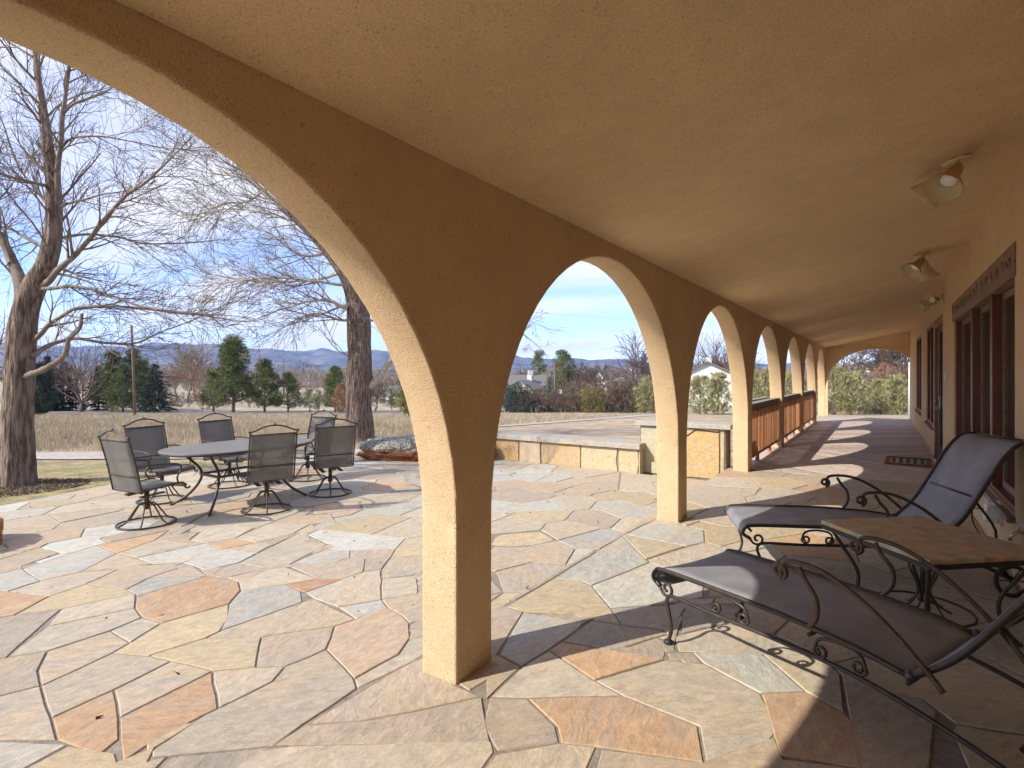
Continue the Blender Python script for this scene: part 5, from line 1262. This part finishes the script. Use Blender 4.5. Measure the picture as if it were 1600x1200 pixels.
for i, (px, f, h, wd, m, lb) in enumerate(((1094, 52, 4.0, 3.4, 'juniper', 'pale green juniper in front of the white gabled house'), (1122, 50, 4.2, 3.0, 'juniper', 'bushy juniper at the right of the white gabled house'), (1185, 50, 4.4, 3.6, 'juniper', 'juniper framed by the fourth arch'), (1203, 58, 5.2, 3.6, 'juniper', 'taller juniper seen at the edge of the fourth arch'), (1240, 55, 4.6, 4.0, 'juniper', 'juniper sliver in the fifth arch'),
                                          (1303, 50, 4.8, 4.0, 'juniper', 'green juniper at the left foot of the end arch'), (1330, 49, 4.2, 3.6, 'juniper', 'yellow green juniper left of centre in the end arch'), (1376, 52, 3.6, 3.6, 'juniper', 'low juniper right of centre in the end arch'), (1402, 50, 4.0, 3.2, 'juniper', 'juniper at the foot of the lattice mast'))):
    conifer(bearing(px, f), h*.9, wd*.95, 'juniper', lb, seed=200+i, m=M[m], group=GR, n=620)
for i, (px, f, h, wd, m, lb) in enumerate(((1352, 54, 3.0, 3.4, 'bluespruce', 'frosty blue low spruce in the middle of the end arch'), (1366, 58, 3.4, 2.6, 'rust_brush', 'orange brown shrub behind the frosty spruce'), (1315, 62, 6.2, 5.0, 'brush', 'tall brown thicket at the left in the end arch'), (1345, 64, 5.6, 5.0, 'brush', 'brown thicket in the middle of the end arch'),
                                          (1392, 63, 6.4, 5.0, 'rust_brush', 'warm brown thicket at the right in the end arch'), (1418, 60, 6.6, 5.0, 'brush', 'grey brown thicket by the house corner'), (1440, 60, 6, 5, 'brush', 'thicket hidden mostly by the house wall'))):
    shrub(bearing(px, f), h*.78, wd, M[m], lb, seed=300+i, n=850, group='thickets beyond the end arch')
for i, (px, lb) in enumerate(((1322, 'bare tree rising at the left of the end arch'), (1385, 'bare tree rising right of centre in the end arch'), (1410, 'bare tree by the lattice mast'))):
    bare(bearing(px, 70), 8.6 if i != 1 else 9.2, .2, lb, 80+i, rmin=.03, kid=(8, 5), nl=8, spread=.7, group='bare trees beyond the end arch')
conifer(bearing(1379, 85), 8.4, 5, 'pine', 'dark distant pine above the end arch thickets', seed=30, n=26, group='trees among the far houses')
# far bare woods, too many to count
def woods(name, n, f0, f1, p0, p1, hmin, hmax, m, seed):
    r = np.random.default_rng(seed); P = []; D = []
    for i in range(n):
        f = f0+(f1-f0)*r.uniform()**.7; px = r.uniform(p0, p1); g_ = bearing(px, f); h = r.uniform(hmin, hmax); wd = h*.6
        m_ = 42; u = r.uniform(0, 1, m_); a = r.uniform(0, 2*PI, m_); rr_ = wd/2*np.sqrt(r.uniform(0, 1, m_))*np.sin(np.clip(PI*(.1+.85*u), 0, PI))
        P.append(np.stack([g_.x+np.cos(a)*rr_, g_.y+np.sin(a)*rr_, g_.z+u*h], 1)); D.append(np.stack([np.cos(a)*.4, np.sin(a)*.4, np.full(m_, .9)], 1))
    V = blades(np.concatenate(P), np.concatenate(D), (hmin+hmax)*.10, (hmin+hmax)*.0115, 4, .35); tag(tris(name, V, m), kind='stuff')
woods('far_woods', 520, 170, 420, 40, 660, 5, 11, M['farwood'], 1)
woods('far_woods', 560, 150, 360, 780, 1080, 4, 8, M['farwood'], 2)
woods('far_woods', 420, 110, 260, 1080, 1500, 5, 9, M['farwood'], 3)
woods('far_thicket', 260, 72, 100, 225, 640, .8, 2.2, M['twig'], 4)
woods('far_thicket', 120, 70, 95, 780, 1080, 1.5, 3.0, M['brush'], 5)
woods('far_evergreens', 40, 420, 560, 300, 1300, 9, 14, M['spruce'], 6)
# grasses
def field_points(n, f0, f1, p0, p1, ok=None):
    f = f0*(f1/f0)**rng.uniform(0, 1, n); px = rng.uniform(p0, p1, n); s_ = (px-800)/860*f
    keep = np.array([ok(a, b) for a, b in zip(f, s_)]) if ok else np.ones(n, bool)
    f, s_ = f[keep], s_[keep]; z = np.array([zg(q) for q in f])
    return np.stack([FW.x*f+RT.x*s_, FW.y*f+RT.y*s_, z-.01], 1), f, s_
def drive_far(s_): return np.interp(s_, [-40, -12, -5, -2, -.8, 5.5, 12.3, 23, 34, 60], [12.8, 13.2, 13.9, 20.5, 27, 38, 50, 61, 66, 68])
P, f, s_ = field_points(190000, 12.6, 54, -60, 1460, lambda a, b: a > drive_far(b)+.1 and not (54 < a and -70 < b < 0))
sz = np.clip(f/20, .7, 1.3)[:, None]
V = blades(P, np.tile([.18, .05, 1.0], (len(P), 1)), 1, 1, 1, .33); b0 = (V[:, :1]+V[:, 1:2])/2
V = b0+(V-b0)*np.concatenate([np.tile([[[.011], [.011], [.22]]], (len(P), 1, 1))], 0)*sz[:, None]
tag(tris('dry_grass', V, M['blade']), kind='stuff')
def in_lawn(a, b):
    x = FW.x*a+RT.x*b; y = FW.y*a+RT.y*b
    return a < 11.2+.15*math.sin(b) and not inside((x, y), PB) and x < -2.2 and math.hypot(x-lt.location.x, y-lt.location.y) > .3
P, f, s_ = field_points(90000, 4.5, 11.35, -420, 560, in_lawn)
V = blades(P, np.tile([.1, .05, 1.0], (len(P), 1)), .05, .006, 1, .55)
tag(tris('lawn_grass', V, M['lawnblade']), kind='stuff')
P, f, s_ = field_points(9000, 7.4, 9.2, -20, 140, lambda a, b: math.hypot(FW.x*a+RT.x*b-lt.location.x, FW.y*a+RT.y*b-lt.location.y) < 1.1)
tag(tris('leaf_litter', blades(P+np.array([0, 0, .012]), np.tile([.5, .1, .25], (len(P), 1)), .05, .025, 1, .9), M['twig']), kind='stuff')
P, f, s_ = field_points(7000, 11.0, 20, -60, 1200, lambda a, b: noise.noise(Vector((a*.6, b*.6, 7))) > .12 and not (inside((FW.x*a+RT.x*b, FW.y*a+RT.y*b), PB) or FW.y*a+RT.y*b < 9.7 and FW.x*a+RT.x*b > -7.5) and (a < 13.6 or a > drive_far(b)-1.2))
tag(tris('weeds', blades(P+np.array([0, 0, .03]), np.tile([.1, 0, 1.0], (len(P), 1)), .10, .008, 2, .6), M['blade']), kind='stuff')
P = np.stack([rng.uniform(-9.3, -2.3, 120), rng.uniform(-.5, 8.8, 120), np.full(120, PZ+.006)], 1); P = P[[bool(inside((p[0], p[1]), inset(PB, .15))) for p in P]]
tag(tris('fallen_leaves', blades(P, np.tile([.6, .2, .12], (len(P), 1)), .035, .022, 1, .8), M['twig']), kind='stuff')
# ---------------------------------------------------------------- poles, wires, houses, mast
def pole(px, f, top_px, label, arm=0.0, r=.13, lean=0, lamp=False):
    b = bearing(px, f); zt = 1.5+(586-top_px)/860*f; h = zt-b.z; t = empty('utility_pole', tuple(b), label=label, cat='pole', group='wooden utility poles')
    mb = MB(); mb.tube([(0, 0, -.4), (lean*h*RT.x*.5, lean*h*RT.y*.5, h*.5), (lean*h*RT.x, lean*h*RT.y, h)], [r, r*.88, r*.75], 8); mb.build('post', M['pole'], t)
    if arm:
        c = MB(); e = Vector((RT.x*arm, RT.y*arm, 0))
        for z in ((h-.5,) if arm < 1.5 else (h-.6, h-3.2)):
            c.bar(e*-1+Vector((0, 0, z)), e+Vector((0, 0, z)), .12, .14)
            for k in (-1, -.45, .45, 1): c.ball(e*k+Vector((0, 0, z+.16)), .07)
        c.build('cross_arm', M['pole'], t)
    if lamp:
        c = MB(); c.tube([(0, 0, h*.79), (-RT.x*.6, -RT.y*.6, h*.79)], .05, 6); c.lathe([(.0, 0), (.09, 0), (.09, -.5), (0, -.5)], Matrix.Translation((-RT.x*.75, -RT.y*.75, h*.80)), 10); c.build('transformer', M['white'], t)
    return Vector(b)+Vector((0, 0, h))
p1_ = pole(211, 49, 508, 'tall leaning utility pole nearest the road at the left', lean=-.04, lamp=True, r=.125)
p2_ = pole(443, 150, 561, 'distant cross arm utility pole left of the big trunk', arm=2.2, r=.17)
p3_ = pole(855, 82, 575, 'left one of the pair of utility poles above the brush', r=.15)
p4_ = pole(867, 78, 568, 'right one of the pair of utility poles, with a short arm', arm=.9, r=.17)
p5_ = pole(955, 92, 573, 'single plain utility pole right of the pair', r=.17)
p6_ = pole(1374, 110, 560, 'utility pole with cross arm seen through the end arch', arm=1.6, r=.16)
wr = MB()
def wire(a, b, sag, r=.012):
    a, b = Vector(a), Vector(b); wr.tube([a.lerp(b, t)-Vector((0, 0, sag*4*t*(1-t))) for t in [i/14 for i in range(15)]], r, 4)
wire(at(-80, 568, 42), at(206, 580, 49), .2); wire(at(206, 580, 49), at(560, 612, 66), .4); wire(at(206, 583, 49), at(620, 606, 80), .5)
wire(p4_, p5_, .5, .012); wire(p5_, at(1060, 583, 105), .5, .02); wire(at(1300, 580, 75), at(1460, 578, 75), .3, .02)
wire(at(740, 480, 70), at(1300, 500, 110), 1.0, .009); wire(at(740, 500, 70), at(1300, 520, 110), 1.0, .009)
tag(wr.build('overhead_wires', M['darkmetal']), 'thin overhead power wires crossing the field and sky', 'wires')
def far_house(px, f, wd, dp, h, rh, rz, wm, label, garage=False, gable='x'):
    b = bearing(px, f); t = empty('far_house', tuple(b), rz, label=label, cat='house', group='houses beyond the brush')
    mb = MB(); mb.box((-wd/2, -dp/2, -1.5), (wd/2, dp/2, h))
    mb.add([(-wd/2, -dp/2, h), (-wd/2, dp/2, h), (-wd/2, 0, h+rh)], [(0, 1, 2)]); mb.add([(wd/2, -dp/2, h), (wd/2, dp/2, h), (wd/2, 0, h+rh)], [(0, 2, 1)]); mb.build('wall', wm, t)
    r = MB(); o = .55; k = rh/(dp/2); 
    for s in (-1, 1):
        y1 = s*(dp/2+o); z1 = h-o*k; vs = [(-wd/2-o, y1, z1), (wd/2+o, y1, z1), (wd/2+o, 0, h+rh), (-wd/2-o, 0, h+rh)]; vs += [(x, y, z+.18) for x, y, z in vs]
        r.add(vs, [(0, 1, 2, 3), (4, 5, 6, 7), (0, 1, 5, 4), (1, 2, 6, 5), (2, 3, 7, 6), (3, 0, 4, 7)])
    ro = r.build('roof', M['roof'], t)
    c = MB(); c.box((wd*.2, -.4, h+rh*.4), (wd*.2+.8, .4, h+rh+.9)); c.build('chimney', M['palewall'], ro)
    n = max(2, int(wd/3.2))
    for s in (-1, 1):
        for i in range(n):
            x = -wd/2+wd*(i+.5)/n; y = s*(dp/2+.001)
            fr = MB(); fr.box((x-.7, min(y, y+s*.06), h*.35), (x+.7, max(y, y+s*.06), h*.82)); w_ = fr.build('window', M['white'], t)
            pn = MB(); pn.box((x-.6, min(y+s*.06, y+s*.08), h*.35+.1), (x+.6, max(y+s*.06, y+s*.08), h*.82-.1)); pn.build('pane', M['glass'], w_)
    for s in (-1, 1):
        for y in (-dp*.22, dp*.22):
            x = s*(wd/2+.001); fr = MB(); fr.box((min(x, x+s*.06), y-.7, h*.35), (max(x, x+s*.06), y+.7, h*.82)); w_ = fr.build('window', M['white'], t)
            pn = MB(); pn.box((min(x+s*.06, x+s*.08), y-.6, h*.35+.1), (max(x+s*.06, x+s*.08), y+.6, h*.82-.1)); pn.build('pane', M['glass'], w_)
    return t
far_house(803, 92, 12, 7, 3.2, 1.5, TH+R(8), M['palewall'], 'long grey house behind the dark end of the brush row')
far_house(823, 88, 4.4, 4.4, 2.6, 1.2, TH+R(60), M['palewall'], 'small pale gable house beside the long grey house')
far_house(1107, 84, 6.0, 6.8, 4.9, 1.6, TH+R(68), M['whitewall'], 'white two storey house with a wide dark gable roof behind the junipers')
far_house(972, 130, 12, 8, 4.4, 2.2, TH+R(20), M['palewall'], 'pale house mostly hidden behind the brush near the third pole')
far_house(602, 150, 20, 9, 2.0, .9, TH+R(5), M['whitewall'], 'long white low building far away right of the big trunk')
far_house(608, 128, 16, 8, 1.6, .8, TH-R(4), M['whitewall'], 'second white low building in front of the far one')
far_house(1345, 95, 9, 7, 3.6, 1.6, TH+R(25), M['whitewall'], 'white house glimpsed through the thickets of the end arch')
bx = empty('utility_box', tuple(bearing(875, 64)+Vector((0,0,.75))), TH, label='small green utility box with a white notice above the brush', cat='utility box')
mb = MB(); mb.box((-.2, -.3, 0), (.2, .3, 1.25)); mb.build('cabinet', mat('green_metal', (.035, .08, .055), .6), bx, bevel=.03)
mb = MB(); mb.box((-.17, -.325, 1.26), (.17, -.28, 1.8)); mb.build('notice', M['white'], bx)
# lattice mast by the end of the porch
lm = empty('lattice_mast', tuple(ground(33, (1423-800)/860*33)), TH, label='white steel lattice mast standing just beyond the end of the porch', cat='mast')
mh = 3.6
cor = [(-.15, -.09), (.15, -.09), (0, .17)]
for cx, cy in cor:
    mb = MB(); mb.tube([(cx, cy, 0), (cx*.8, cy*.8, mh)], .028, 6); mb.build('leg', M['galv'], lm)
mb = MB()
for i in range(11):
    z0, z1 = i*mh/11, (i+1)*mh/11
    for k in range(3):
        a, b = cor[k], cor[(k+1) % 3]
        if i % 2: a, b = b, a
        mb.tube([(a[0]*.9, a[1]*.9, z0), (b[0]*.9, b[1]*.9, z1)], .016, 5)
mb.build('bracing', M['galv'], lm)
print('objects', len(bpy.data.objects), 'tris', sum(len(o.data.loop_triangles) if o.data.loop_triangles else sum(len(p.vertices)-2 for p in o.data.polygons) for o in bpy.data.objects if o.type == 'MESH' and len(o.data.polygons) < 4000))
